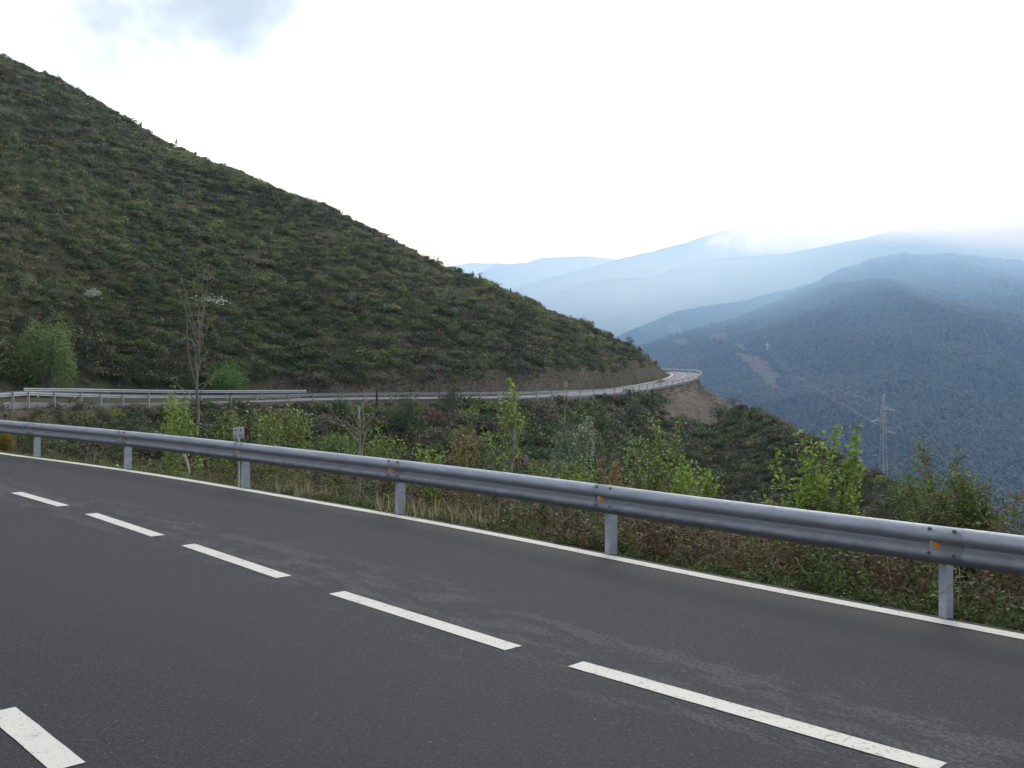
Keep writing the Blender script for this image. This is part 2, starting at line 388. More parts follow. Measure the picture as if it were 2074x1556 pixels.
# ------------------------------------------------------------------ terrain profile by bearing (column of the photograph) and depth
def pxof(x, y): return CX + F * x / y
msk = S < S_BAY
pn = pxof(PATH[msk & (PATH[:, 1] > 2), 0], PATH[msk & (PATH[:, 1] > 2), 1]); yn = PATH[msk & (PATH[:, 1] > 2), 1]
o_ = np.argsort(pn); pn, yn = pn[o_], yn[o_]
mf = (S >= S_BAY) & (S <= S_TIP)
pf = pxof(PATH[mf, 0], PATH[mf, 1]); yf = PATH[mf, 1]; zf = PATH[mf, 2]
k_ = np.maximum.accumulate(pf) <= pf + 1e-6; pf, yf, zf = pf[k_], yf[k_], zf[k_]
mt = S >= S_TIP
pt = pxof(PATH[mt, 0], PATH[mt, 1])[::-1]; yt = PATH[mt, 1][::-1]; zt = PATH[mt, 2][::-1]
IN = PATH[:, :2] + HILLN * 8.2
mi = (S > s_of(*PX(640, 811, 108.5)[:2])) & (S < S_TIP)
pi_ = pxof(IN[mi, 0], IN[mi, 1]); yi_ = IN[mi, 1]; zi_ = PATH[mi, 2]
k_ = (np.maximum.accumulate(pi_) <= pi_ + 1e-6) & (pi_ > 625) & (pi_ < 1345); pi_, yi_, zi_ = pi_[k_], yi_[k_], zi_[k_]
RIDGE = np.array([(1420, 772, 224), (1440, 784, 214), (1480, 812, 192), (1520, 832, 176), (1600, 874, 150), (1660, 908, 130), (1720, 940, 112),
                  (1780, 970, 97), (1850, 995, 82), (1950, 1030, 65), (2074, 1070, 50), (2300, 1120, 38), (2800, 1200, 28), (3600, 1250, 24)], float)
RIDGE[2:, 1] -= np.interp(RIDGE[2:, 0], [1480, 1540, 1900, 2100], [4, 15, 15, 0])
rz_ = HC - (RIDGE[:, 1] - HY) / F * RIDGE[:, 2] - 0.7
TOE = [(-1400, 26, -.1), (-900, 38, -.1), (-517, 55, -.4), (-242, 70, -.6), (1, 88, -.8), (47, 91.5, -.8), (150, 98, -1.0), (237, 103, -1.3), (345, 108.5, -1.5), (459, 113.5, -1.6), (575, 119, -1.6), (620, 121, -1.6)]
ti = np.array(TOE)
zin_p = np.concatenate([ti[:, 0], pi_, [1352], pt[pt > 1356], RIDGE[:, 0]])
zin_y = np.concatenate([ti[:, 1], yi_, [np.interp(1352, pt, yt)], yt[pt > 1356] + 1.0, RIDGE[:, 2]])
zin_z = np.concatenate([ti[:, 2], zi_, [np.interp(1352, pt, zt)], zt[pt > 1356], rz_])
o_ = np.argsort(zin_p, kind='stable'); zin_p, zin_y, zin_z = zin_p[o_], zin_y[o_], zin_z[o_]
_p = np.arange(-1400, 3600, 6.0); _y = np.interp(_p, zin_p, zin_y); _z = np.interp(_p, zin_p, zin_z)
for _ in range(40):
    _a = (_p[1:-1] > 300) & (_p[1:-1] < 1200)
    for q_ in (_y, _z): q_[1:-1] = np.where(_a, .25 * q_[:-2] + .5 * q_[1:-1] + .25 * q_[2:], q_[1:-1])
zin_p, zin_y, zin_z = _p, _y, _z
zo_p = np.concatenate([[-1400, -600], pf, RIDGE[:, 0]]); zo_y = np.concatenate([[14, 22], yf, RIDGE[:, 2] - 1.5]); zo_z = np.concatenate([[0, 0], zf, rz_])
o_ = np.argsort(zo_p, kind='stable'); zo_p, zo_y, zo_z = zo_p[o_], zo_y[o_], zo_z[o_]
SIL = np.array([(-1400, -500), (-700, -180), (-300, 0), (0, 121), (100, 164), (215, 224), (330, 285), (450, 335), (520, 361), (600, 395), (700, 439), (780, 482), (880, 535),
                (960, 567), (1060, 606), (1130, 638), (1200, 668), (1270, 697), (1310, 722), (1330, 737), (1343, 749), (1350, 762)], float)
WID = np.array([(-1400, 60), (-900, 80), (0, 125), (300, 105), (600, 82), (1000, 62), (1200, 38), (1310, 20), (1335, 9), (1348, 3), (1352, 0)], float)
def Ye_(p): return np.interp(p, pn, yn)
def profile(p):
    """key depths and heights for an array of columns -> (n,K) arrays"""
    p = np.asarray(p, float)
    Ye = Ye_(p); Zo = np.interp(p, zo_p, zo_y); zo = np.interp(p, zo_p, zo_z)
    Zi = np.interp(p, zin_p, zin_y); zi = np.interp(p, zin_p, zin_z)
    Ye = np.minimum(Ye, Zo - 0.5); Zi = np.maximum(Zi, Zo + 0.4)
    span = np.clip(Zo - Ye, 0, None)
    leftk = np.clip((p + 235) / 200, 0, 1)
    dm = np.minimum(15, 0.24 * span) * leftk
    Ym = Ye + 0.55 * span; zm = np.minimum(zo, 0) - dm
    a = np.clip(span / 30, 0, 1) * leftk
    Yc = Zi + np.interp(p, WID[:, 0], WID[:, 1])
    ys = np.interp(p, SIL[:, 0], SIL[:, 1])
    zc = np.where(p < 1352, HC - (ys - HY) / F * Yc - 0.25, zi)
    zc = np.maximum(zc, zi)
    mc = (zc - HC) / Yc                                # slope of the sight line at the crest
    rid = np.clip((p - 1417) / 30, 0, 1)
    K = [(np.full_like(p, 0.3), np.full_like(p, -.07)), (Ye + 0.12, np.full_like(p, -.05)),
         (Ye + 0.12 + 0.8 * a + .01, -.06 - .04 * a), (Ye + .14 + 5.5 * a, -.07 - 1.35 * a),
         (np.maximum(Ym - 0.25 * span, Ye + .16 + 5.5 * a), zm * 0.62 - .1), (np.maximum(Ym, Ye + .2 + 5.6 * a), zm),
         (np.maximum(Zo - 0.14 * span, Ye + .25 + 5.7 * a), zo - 0.36 * dm), (Zo - 1.6 * np.clip(span / 20, .05, 1), zo - 0.75 * a),
         (Zo - 0.35 * np.clip(span / 20, .05, 1), zo - .12), (Zi, zi - .22)]
    L = np.maximum(Yc - Zi, 0.02)
    cut = np.minimum(2.2, 0.1 * L) * np.clip((p - 500) / 500, 0.25, 1.0)
    for t in (0.04, 0.12, 0.22, 0.34, 0.48, 0.62, 0.76, 0.89, 1.0):
        b = mc * L                                      # end slope
        zz = zi + (zc - zi) * (2 * t - t * t) + b * (t * t - t)     # ends at zc, end slope = b
        zz = zz + cut * np.clip(t / 0.04, 0, 1) * (1 - t)
        K.append((Zi + L * t + 0.01, np.where(L > .5, zz, zi - .22)))
    K.append((Yc + 14, zc - np.where(rid > 0.5, 5, 2.5)))
    K.append((Yc + 70, zc - np.where(rid > 0.5, 26, 26)))
    ylos = np.where(p > 1417, HC - (np.interp(p, RIDGE[:, 0], RIDGE[:, 1]) - HY) / F * (Yc + 160) - 8, zc - 75)
    K.append((Yc + 160, ylos)); K.append((Yc + 420, ylos - 110)); K.append((np.full_like(p, 1400.0), np.minimum(ylos - 150, -330)))
    Y = np.stack([k[0] for k in K], 1); Z = np.stack([k[1] for k in K], 1)
    Y = np.maximum.accumulate(Y, axis=1) + np.arange(Y.shape[1]) * 1e-4
    return Y, Z
PC = np.arange(-1400, 3601, 4.0); PY_, PZ_ = profile(PC)
for _ in range(2):
    PZs = PZ_.copy(); PZs[1:-1] = .25 * PZ_[:-2] + .5 * PZ_[1:-1] + .25 * PZ_[2:]; PZ_ = PZs
def terr_col(ci, Y): return np.interp(Y, PY_[ci], PZ_[ci])
def tnoise(x, y, p):
    Ye = Ye_(p); Zo = np.interp(p, zo_p, zo_y); Zi = np.interp(p, zin_p, zin_y)
    a = np.clip((y - Ye - 0.3) / 4, 0, 1)
    din = np.minimum(np.abs(y - Zo), np.abs(y - Zi)); ins = (y > Zo - .5) & (y < Zi + .3) & (p < 1420)
    a = np.where(ins, 0, np.minimum(a, np.clip((din - 0.5) / 8, 0, 1)))
    a = a * np.where(p < -235, np.clip((y - Zi) / 10, 0, 1), 1)
    n = fbm(x / 22, y / 22, 4, 3) * 3.2 + fbm(x / 5, y / 5, 3, 9) * 0.9
    return n * a * np.clip(y / 60, 0.25, 1)
def height(x, y):
    x = np.atleast_1d(np.asarray(x, float)); y = np.atleast_1d(np.asarray(y, float))
    p = np.clip(pxof(x, y), -1396, 3596); f = (p - PC[0]) / 4.0; i = np.floor(f).astype(int); w = f - i
    out = np.empty(len(x))
    # vectorised piecewise-linear interpolation in each column
    def colz(ii):
        Yk = PY_[ii]; Zk = PZ_[ii]; j = np.clip((Yk < y[:, None]).sum(1), 1, Yk.shape[1] - 1); r = np.arange(len(ii))
        y0, y1, z0, z1 = Yk[r, j - 1], Yk[r, j], Zk[r, j - 1], Zk[r, j]
        t = np.clip((y - y0) / np.maximum(y1 - y0, 1e-6), 0, 1); return z0 + (z1 - z0) * t
    CH = 200000
    if len(x) > CH:
        return np.concatenate([height(x[a:a + CH], y[a:a + CH]) for a in range(0, len(x), CH)])
    out = colz(i) * (1 - w) + colz(i + 1) * w
    return out + tnoise(x, y, p)
def hz(x, y): return float(height([x], [y])[0])

def grid_faces(nr, nc):
    a = (np.arange(nr - 1)[:, None] * nc + np.arange(nc - 1)[None, :]).ravel()
    return np.stack([a, a + 1, a + nc + 1, a + nc], 1)
# near and middle ground: one sheet, fine near the eye and coarser with depth
cols = np.concatenate([np.arange(-1390, -300, 14), np.arange(-300, 2200, 5.0), np.arange(2200, 3590, 12)])
rows = np.concatenate([[-60, -20, 0.6], np.geomspace(1.2, 14, 34), np.geomspace(14.3, 60, 80), np.geomspace(60.5, 130, 110), np.geomspace(130.7, 300, 130), np.geomspace(303, 1300, 50)])
PP, YY = np.meshgrid(cols, rows); YYp = np.maximum(YY, 0.6)
XX = (PP - CX) / F * YYp
XX = np.where(YY < 0.6, (PP - CX) / 60.0, XX)
ZZ = np.where(YY < 0.6, -0.07, height(XX.ravel(), YYp.ravel()).reshape(XX.shape))
Ye2 = Ye_(PP); Zi2 = np.interp(PP, zin_p, zin_y); Zo2 = np.interp(PP, zo_p, zo_y)
nn = fbm(XX / 9, YY / 9, 3, 21)
cutb = np.clip(1 - (YY - Zi2) / np.interp(PP, [300, 700, 1000, 1200, 1345], [4, 6, 8, 11, 15]), 0, 1) * (YY > Zi2) * np.clip((PP - 450) / 250, 0, 1) * (PP < 1352)
cutb = np.clip(cutb * 1.2 + nn * 1.6 * (cutb > 0) - .1, 0, .8)
py_ = HY - F * (ZZ - HC) / YYp
tipb = np.clip(1 - np.hypot((PP - 1412) / 105, (py_ - 818) / 66), 0, 1) * (YY < Zo2 + 25) * (YY > Ye2 + 30)
bare = np.clip(1 - np.hypot((PP - 760) / 110, (py_ - 690) / 50), 0, 1) * (YY > Zi2) + np.clip(1 - np.hypot((PP - 900) / 90, (py_ - 735) / 40), 0, 1) * (YY > Zi2)
shoulder = np.clip(1 - np.abs(YY - Zo2 + 1.0) / 3.0, 0, 1) * (PP < 1420) * 0.5
soil = np.clip(np.maximum.reduce([cutb, np.clip(tipb * 2.4, 0, 1), np.clip(bare * .8, 0, .4), shoulder]), 0, 1)
grass = np.clip(1 - (YY - Ye2) / 2.2, 0, 1) * 0.9 * (YY < Ye2 + 3)
V = np.stack([XX.ravel(), YY.ravel(), ZZ.ravel()], 1)
g_ = np_mesh('ground', V, grid_faces(*XX.shape), M_SOIL, smooth=True, attrs={'soil': soil.ravel(), 'grass': grass.ravel()})
tag(g_, 'rough ground of the ravine, road banks and steep scrubby hillside', 'ground', kind='structure')

# ------------------------------------------------------------------ far mountains
LAY = [  # (distance, [(px, y) crest line])
    (3700, [(-1400, 760), (1000, 900), (1150, 790), (1290, 706), (1374, 676), (1475, 652), (1576, 610), (1644, 578), (1695, 552), (1762, 528), (1830, 517), (1948, 519), (2074, 531), (2400, 560), (3600, 600)]),
    (4700, [(-1400, 740), (1000, 800), (1200, 706), (1280, 668), (1374, 629), (1492, 611), (1576, 592), (1644, 575), (1800, 545), (2200, 570), (3600, 600)]),
    (6600, [(-1400, 700), (900, 700), (1023, 640), (1096, 605), (1168, 577), (1240, 563), (1313, 563), (1400, 532), (1450, 523), (1600, 512), (1700, 492), (1780, 472), (1870, 458), (1960, 462), (2074, 464), (2400, 470), (3600, 520)]),
    (9400, [(-1400, 640), (880, 680), (1023, 587), (1139, 557), (1249, 527), (1342, 502), (1388, 491), (1452, 468), (1543, 455), (1654, 443), (1705, 441), (1800, 452), (2000, 470), (3600, 500)]),
    (12000, [(-1400, 600), (820, 610), (960, 554), (1012, 533), (1064, 530), (1096, 520), (1183, 517), (1246, 525), (1342, 566), (1700, 560), (3600, 560)]),
    (15000, [(-1400, 600), (600, 566), (850, 547), (908, 536), (948, 530), (1006, 531), (1100, 548), (1400, 560), (3600, 560)])]
mc = np.concatenate([np.arange(-1300, 850, 40), np.arange(850, 2150, 3.0), np.arange(2150, 3500, 40)])
mr = [np.geomspace(900, 3300, 170)]
for a, b, n in ((3300, 4150, 80), (4150, 4250, 3), (4250, 5250, 80), (5250, 5900, 8), (5900, 7300, 80), (7300, 8400, 10), (8400, 10400, 80), (10400, 10800, 4), (10800, 13300, 50), (13300, 13500, 3), (13500, 16600, 40), (16600, 17200, 2)):
    mr.append(np.linspace(a, b, n + 1)[1:])
mr = np.concatenate(mr)
MP, MY = np.meshgrid(mc, mr); MX = (MP - CX) / F * MY
ky = [np.full_like(mc, 900.0)]; kz = [np.full_like(mc, -330.0)]
def crest(i):
    D, pts = LAY[i]; pts = np.array(pts, float)
    D = D * (1 + 0.10 * np.sin(mc / 260 + i * 2.1))
    yc = np.interp(mc, pts[:, 0], pts[:, 1]) + fbm(mc / 60, mc * 0 + i, 3, 40 + i) * 5
    return D, HC - (yc - HY) / F * D
prev = None
for i in range(len(LAY)):
    D, z = crest(i)
    if prev is not None:
        mid = 0.5 * (prev[0] + D); zmn = np.minimum(prev[1], z) - 0.20 * (D - prev[0])
        ky.append(prev[0] + 0.25 * (D - prev[0])); kz.append(np.minimum(prev[1] - 0.06 * (D - prev[0]), 0.5 * (prev[1] + zmn)))
        ky.append(mid); kz.append(zmn)
    else:
        ky.append(900 + 0.30 * (D - 900)); kz.append(-330 + 0.40 * (z + 330)); ky.append(900 + 0.62 * (D - 900)); kz.append(-330 + 0.70 * (z + 330))
    ky.append(D); kz.append(z); prev = (D, z)
ky.append(np.full_like(mc, 17200.0)); kz.append(np.full_like(mc, -300.0))
KY = np.stack(ky, 1); KZ = np.stack(kz, 1)
MZ = np.stack([np.interp(mr, KY[j], KZ[j]) for j in range(len(mc))], 1)
dmin = None if True else np.min(np.stack([np.abs(MY - KY[:, 1 + 1 + 3 * i if i else 2][None, :]) / MY for i in range(1)], 0), 0)
crs = np.ones_like(MY)
for i in range(len(LAY)):
    D, z = crest(i); crs = np.minimum(crs, np.clip(np.abs(MY - D[None, :]) / (0.05 * MY), 0, 1))
wide = np.ones_like(MY)
for i in range(len(LAY)):
    D, z = crest(i); wide = np.minimum(wide, np.clip(np.abs(MY - D[None, :]) / (0.22 * MY), 0, 1))
crs = crs * wide
ridge_n = 1 - np.abs(fbm(MX / 420, MY / 700, 4, 60)) * 4
MZ = MZ + (ridge_n - 0.5) * 42 * crs * np.clip(MY / 2500, 0.4, 2.0) + fbm(MX / 30, MY / 30, 2, 70) * 7 * np.clip(2600 / MY, 0.35, 1) * np.where(crs < 1, 0.8, 1)
MPY = HY - F * (MZ - HC) / MY
def spot(cx, cy, rx, ry, ang=0.0, ymin=0, ymax=1e9):
    u, v = MP - cx, MPY - cy; c, s_ = math.cos(ang), math.sin(ang)
    d = np.hypot((u * c + v * s_) / rx, (-u * s_ + v * c) / ry) + fbm(MX / 45, MY / 90, 4, 90) * 1.9
    return np.clip((1.25 - d) * 2.5, 0, 1) * (MY > ymin) * (MY < ymax)
patch = np.maximum.reduce([spot(1535, 743, 55, 17, 0.72, 0, 4000), spot(1453, 684, 20, 11, 0.2, 0, 4000), spot(1365, 663, 20, 9, 0.6, 4100, 5300), spot(1266, 586, 26, 9, 1.0, 5500, 7600)])
bloom = np.maximum.reduce([spot(1381, 698, 20, 11, 0, 0, 4000), spot(1562, 764, 16, 9, 0, 0, 4000), spot(1500, 724, 18, 7, 0.4, 0, 4000), spot(1927, 700, 34, 14, 0, 0, 4000) * .5, spot(1305, 655, 30, 12, 0, 4100, 7600) * .7, spot(1515, 775, 22, 9, 0, 0, 4000) * .5, spot(1990, 722, 20, 10, 0, 0, 4000) * .35, spot(1870, 742, 16, 9, 0, 0, 4000) * .35])
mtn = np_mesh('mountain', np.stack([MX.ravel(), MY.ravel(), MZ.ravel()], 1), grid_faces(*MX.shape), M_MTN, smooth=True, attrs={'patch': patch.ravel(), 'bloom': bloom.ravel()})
tag(mtn, 'forested mountain ridges fading into blue haze across the valley', 'mountain', kind='structure')

# trees breaking the far skylines (too many and too small to count)
def cone_cloud(px, y, D, hgt, seed):
    r = np.random.default_rng(seed); n = len(px); x = (px - CX) / F * D; z0 = HC - (y - HY) / F * D - hgt * 0.4
    k = 5; ang = np.arange(k) / k * 2 * np.pi
    rad = hgt * r.uniform(.18, .38, n)
    base = np.stack([x[:, None] + rad[:, None] * np.cos(ang), D[:, None] + rad[:, None] * np.sin(ang), np.repeat(z0[:, None], k, 1)], 2)
    top = np.stack([x, D, z0 + hgt * 1.4], 1)[:, None, :]
    v = np.concatenate([base, top], 1).reshape(-1, 3)
    f = np.array([[i, (i + 1) % k, k] for i in range(k)]); f = (f[None] + (np.arange(n) * (k + 1))[:, None, None]).reshape(-1, 3)
    return v, f
vs, fs, b = [], [], 0
for i, n in ((0, 160), (1, 90), (2, 120), (3, 260)):
    p = (1010 + 900 * rng.random(n) ** 1.3 if i == 3 else rng.uniform(1090, 2100, n)) + 6 * rng.normal(size=n); D, z = crest(i); Dp = np.interp(p, mc, D); yy = HY - F * (np.interp(p, mc, z) - HC) / Dp
    v, f = cone_cloud(p, yy, Dp, 4 + 11 * rng.random(n) ** 2.5 * (1.8 if i == 3 else 0.8), 30 + i); vs.append(v); fs.append(f + b); b += len(v)
fo = np_mesh('forest', np.concatenate(vs), np.concatenate(fs), M_LEAF, colors=np.tile((0.02, 0.03, 0.015), (sum(len(f) for f in fs), 1)))
FO_V, FO_F = None, None
def mtn_h(p, y):
    fi = np.interp(p, mc, np.arange(len(mc))); fj = np.interp(y, mr, np.arange(len(mr))); i = np.clip(fi.astype(int), 0, len(mc) - 2); j = np.clip(fj.astype(int), 0, len(mr) - 2); a = fi - i; b = fj - j
    return (MZ[j, i] * (1 - a) + MZ[j, i + 1] * a) * (1 - b) + (MZ[j + 1, i] * (1 - a) + MZ[j + 1, i + 1] * a) * b, np.maximum(patch[j, i], bloom[j, i])
def blobs(p, y, hgt, cols, r):
    n = len(p); x = (p - CX) / F * y; z, pa = mtn_h(p, y); ok = r.random(n) > pa * 1.3; x, y, z, hgt, cols = x[ok], y[ok], z[ok], hgt[ok], cols[ok]; n = len(x)
    k = 6; ang = np.arange(k) / k * 2 * np.pi + r.uniform(0, 6, n)[:, None]; rad = hgt[:, None] * r.uniform(.3, .55, (n, k))
    lo = np.stack([x[:, None] + rad * np.cos(ang), y[:, None] + rad * np.sin(ang), (z + hgt * .1)[:, None] + 0 * rad], 2)
    hi = np.stack([x[:, None] + rad * .72 * np.cos(ang + .3), y[:, None] + rad * .72 * np.sin(ang + .3), z[:, None] + hgt[:, None] * r.uniform(.6, .85, (n, k))], 2)
    top = np.stack([x, y, z + hgt * r.uniform(.9, 1.15, n)], 1)[:, None, :]
    v = np.concatenate([lo, hi, top], 1).reshape(-1, 3); f = []
    for i in range(k):
        q = (i + 1) % k; f += [[i, q, k + q], [i, k + q, k + i], [k + i, k + q, 2 * k]]
    f = (np.array(f)[None] + (np.arange(n) * (2 * k + 1))[:, None, None]).reshape(-1, 3)
    return v, f, np.repeat(cols, 3 * k, 0)
rf_ = np.random.default_rng(55); nf = 60000
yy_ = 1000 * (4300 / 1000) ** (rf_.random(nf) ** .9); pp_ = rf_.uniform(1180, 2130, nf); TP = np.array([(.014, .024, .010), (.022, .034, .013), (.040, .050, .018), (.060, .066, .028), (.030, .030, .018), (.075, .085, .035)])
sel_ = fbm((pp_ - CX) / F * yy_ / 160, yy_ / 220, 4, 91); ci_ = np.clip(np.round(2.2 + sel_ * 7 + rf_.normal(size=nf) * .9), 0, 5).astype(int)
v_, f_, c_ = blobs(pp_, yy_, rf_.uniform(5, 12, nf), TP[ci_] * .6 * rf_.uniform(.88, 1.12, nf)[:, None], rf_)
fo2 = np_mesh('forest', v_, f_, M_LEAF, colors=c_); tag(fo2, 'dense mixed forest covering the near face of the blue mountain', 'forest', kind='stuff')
tag(fo, 'forest of small trees standing along the far mountain skylines', 'forest', kind='stuff')

# ------------------------------------------------------------------ haze (thin blue air)
hb = MB(); hb.box((0, 8200, 600), (13500, 0, 0), (0, 9200, 0), (0, 0, 1250))
hz_m = bpy.data.materials.new('haze_air'); hz_m.use_nodes = True; t = hz_m.node_tree; t.nodes.clear()
pv = N(t, 'ShaderNodeVolumePrincipled'); out = N(t, 'ShaderNodeOutputMaterial'); t.links.new(pv.outputs[0], out.inputs['Volume'])
pv.inputs['Color'].default_value = (0.35, 0.61, 1.0, 1); pv.inputs['Density'].default_value = 0.000125
pv.inputs['Absorption Color'].default_value = (1, 1, 1, 1); pv.inputs['Anisotropy'].default_value = 0.5
hzo = hb.build('haze', hz_m); tag(hzo, 'thin blue haze filling the valley air', 'haze', kind='stuff')

# ------------------------------------------------------------------ road surface and markings
def strip(name, s0, s1, offs, dz, mat, step=0.5, kind='structure', skirt=0.0, label=None):
    ss = np.arange(s0, s1, step); V = []; A = []; B = []
    for s in ss:
        w = offs(s) if callable(offs) else offs
        cols_ = np.linspace(w[0], w[1], 9 if kind == 'structure' and name == 'road' else 2)
        if skirt: cols_ = np.concatenate([[cols_[0]], cols_, [cols_[-1]]])
        for k, o in enumerate(cols_):
            d = -skirt if skirt and k in (0, len(cols_) - 1) else 0
            V.append(tuple(at_s(s, o, dz + d))); A.append(o); B.append(s)
    nc = len(V) // len(ss)
    o = np_mesh(name, np.array(V), grid_faces(len(ss), nc), mat, attrs={'off': A, 'along': B})
    tag(o, label, None, kind=kind)
    return o
s_split = s_of(-30.8, 54.5)
r1 = strip('road', 0.5, s_split, lambda s: (-0.17, road_width(s)), 0.0, M_ASPH, 0.6, skirt=0.25, label='dark asphalt road curving in the foreground'); r1['category'] = 'road'
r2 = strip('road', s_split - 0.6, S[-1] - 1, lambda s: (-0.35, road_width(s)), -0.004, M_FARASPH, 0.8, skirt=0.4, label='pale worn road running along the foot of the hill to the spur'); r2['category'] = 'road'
LINES = []
def line_piece(name, pts, w, dz, label, group=None, uneven=True):
    V = []; n = len(pts)
    for i, p in enumerate(pts):
        p = Vector(p); d = Vector(pts[min(i + 1, n - 1)]) - Vector(pts[max(i - 1, 0)]); d.z = 0; d.normalize(); q = Vector((-d.y, d.x, 0))
        j = (random.random() - .5) * 0.004 if uneven else 0
        j2 = (random.random() - .5) * 0.004 if uneven else 0
        V.append(tuple(p + q * (w / 2 + j) + Vector((0, 0, dz)))); V.append(tuple(p - q * (w / 2 + j2) + Vector((0, 0, dz))))
    fs = np.array([[2 * i, 2 * i + 1, 2 * i + 3, 2 * i + 2] for i in range(n - 1)])
    o = np_mesh(name, np.array(V), fs, M_PAINT); tag(o, label, 'road marking', group, kind='structure'); return o
line_piece('edge_line', [at_s(s) for s in np.arange(0.6, s_split, 0.25)], 0.155, 0.005, 'solid white edge line beside the near guardrail')
line_piece('edge_line', [at_s(s, 0.3) for s in np.arange(s_split, S[-1] - 1, 1.0)], 0.16, 0.006, 'solid white outer edge line of the far road', uneven=False)
line_piece('edge_line', [at_s(s, 6.1) for s in np.arange(s_split + 30, S[-1] - 1, 1.0)], 0.26, 0.006, 'solid white hillside edge line of the far road', uneven=False)
dash = [((682, 1201), (1040, 1314)), ((381, 1104), (575, 1169.5)), ((184, 1041), (320, 1086)), ((33, 998), (129, 1025.5)), ((1166, 1346), (1905, 1556))]
dl = ['centre-line dash nearest the middle of the photo, between two longer and shorter ones', 'third centre-line dash counted from the left edge', 'second centre-line dash from the left edge', 'farthest short centre-line dash at the left edge', 'longest nearest centre-line dash running to the lower right corner']
for (a, b), lb in zip(dash, dl):
    A, B = Vector(G(*a)), Vector(G(*b))
    line_piece('centre_dash', [A.lerp(B, k / 14) for k in range(15)], 0.165, 0.005, lb, 'dashes of the near centre line')
A, B = Vector(G(1, 1440)), Vector(G(139, 1555))
line_piece('lane_dash', [A.lerp(B, k / 8) for k in range(9)], 0.17, 0.005, 'wide white dash cut off by the bottom left corner')
cs = np.arange(s_split + 2, S[-1] - 4, 5.5)
for k, s in enumerate(cs):
    line_piece('centre_dash', [at_s(s + q, 3.2) for q in np.linspace(0, 3.4, 5)], 0.16, 0.006, 'thin white centre dash of the distant road seen through its guardrail', 'centre dashes of the far road', uneven=False)

# ------------------------------------------------------------------ guardrails
PROF = [(0.0, .757), (.020, .757), (.042, .750), (.060, .736), (.073, .716), (.081, .694), (.083, .672), (.076, .652), (.058, .636), (.034, .622), (.016, .610), (.010, .600), (.016, .590), (.036, .574), (.060, .556), (.076, .538), (.083, .515), (.082, .492), (.072, .470), (.052, .457), (.025, .450), (0.0, .451)]
def beam_section(s0, s1, off, dz, mat, parent, step=0.4, th=0.004, scale=1.0):
    """W beam whose back is at hill-side offset `off` from the edge line, bulging towards the road"""
    ss = np.linspace(s0, s1, max(3, int((s1 - s0) / step) + 1)); n = len(PROF); V = []
    loop = PROF + [(d - th * (1 if True else 0) - .001, h) for d, h in PROF[::-1]]
    m = len(loop)
    for s in ss:
        p = at_s(s, off); hn = (at_s(s, off + 1) - p); hn.z = 0; hn.normalize()
        for d, h in loop: V.append(tuple(p + hn * d * scale + Vector((0, 0, (h - .75) * scale + .75 + dz))))
    fs = []
    for i in range(len(ss) - 1):
        for k in range(m):
            fs.append([i * m + k, i * m + (k + 1) % m, (i + 1) * m + (k + 1) % m, (i + 1) * m + k])
    for i, q in ((0, 1), (len(ss) - 1, -1)):
        for k in range(n - 1):
            a = [i * m + k, i * m + k + 1, i * m + m - 2 - k, i * m + m - 1 - k]; fs.append(a[::q])
    return np_mesh('beam', np.array(V), fs, mat, parent, smooth=True)
def post_mb(s, off, htop, depth=0.13, wid=0.062, hbot=-0.5, th=0.008, tilt=0.0):
    m = MB(); p = at_s(s, off); t = tan_s(s); hn = at_s(s, off + 1) - p; hn.z = 0; hn.normalize()
    # C section: web across the road direction, flanges along the rail
    prof = [(0, 0), (wid, 0), (wid, th), (th, th), (th, depth - th), (wid, depth - th), (wid, depth), (0, depth)]
    up = Vector((0, 0, 1)) + t * tilt; up.normalize()
    m.prism([(a, -b) for a, b in prof][::-1], p + Vector((0, 0, hbot)), t, hn, up, htop - hbot)
    return m
gr = empty('guardrail', tuple(at_s(s_of(*G(811, 1045)[:2])))); loc0 = gr.location.copy()
def adopt(o, par): o.parent = par; o.location = -Vector(par.location)   # keep world coordinates
post_g = [(-1, None)]
near_posts = [G(1930, 1258), G(1247, 1128), G(817, 1046), G(502, 988.5), G(263, 951), G(77, 926)]
_ss = np.arange(8, 60, 0.02); _pp = np.array([at_s(q, -0.18)[:2] for q in _ss]); _px = pxof(_pp[:, 0], _pp[:, 1]); _g = _pp[:, 1] > 1
ps = [float(_ss[_g][np.argmin(np.abs(_px[_g] - q))]) for q in (1922, 1243, 813, 499, 261, 76)]
ps = [ps[0] - 12.6, ps[0] - 8.4, ps[0] - 4.1] + ps + [ps[-1] + 4 * k for k in range(1, 8)]
NEAR_POSTS = ps
for k in range(len(ps) - 1):
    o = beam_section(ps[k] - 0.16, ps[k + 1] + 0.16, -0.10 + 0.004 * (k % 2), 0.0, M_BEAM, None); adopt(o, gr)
    s = ps[k]
    if -1 < k < 10:
        for dh, dd in ((0.735, .068), (0.535, .076)):
            for ds in (-0.10, 0.10):
                p = at_s(s + ds, -0.10); hn = at_s(s, 1) - at_s(s, 0); hn.z = 0; hn.normalize()
                mb = MB(); q = p + hn * (dd + .004) + Vector((0, 0, dh)); ax = (hn * .8 + Vector((0, 0, .55 if dh > .6 else -.1))).normalized()
                mb.tube([q - ax * .008, q + ax * .002, q + ax * .007], [.016, .016, .010], 8); b_ = mb.build('bolt', M_BOLT, o)
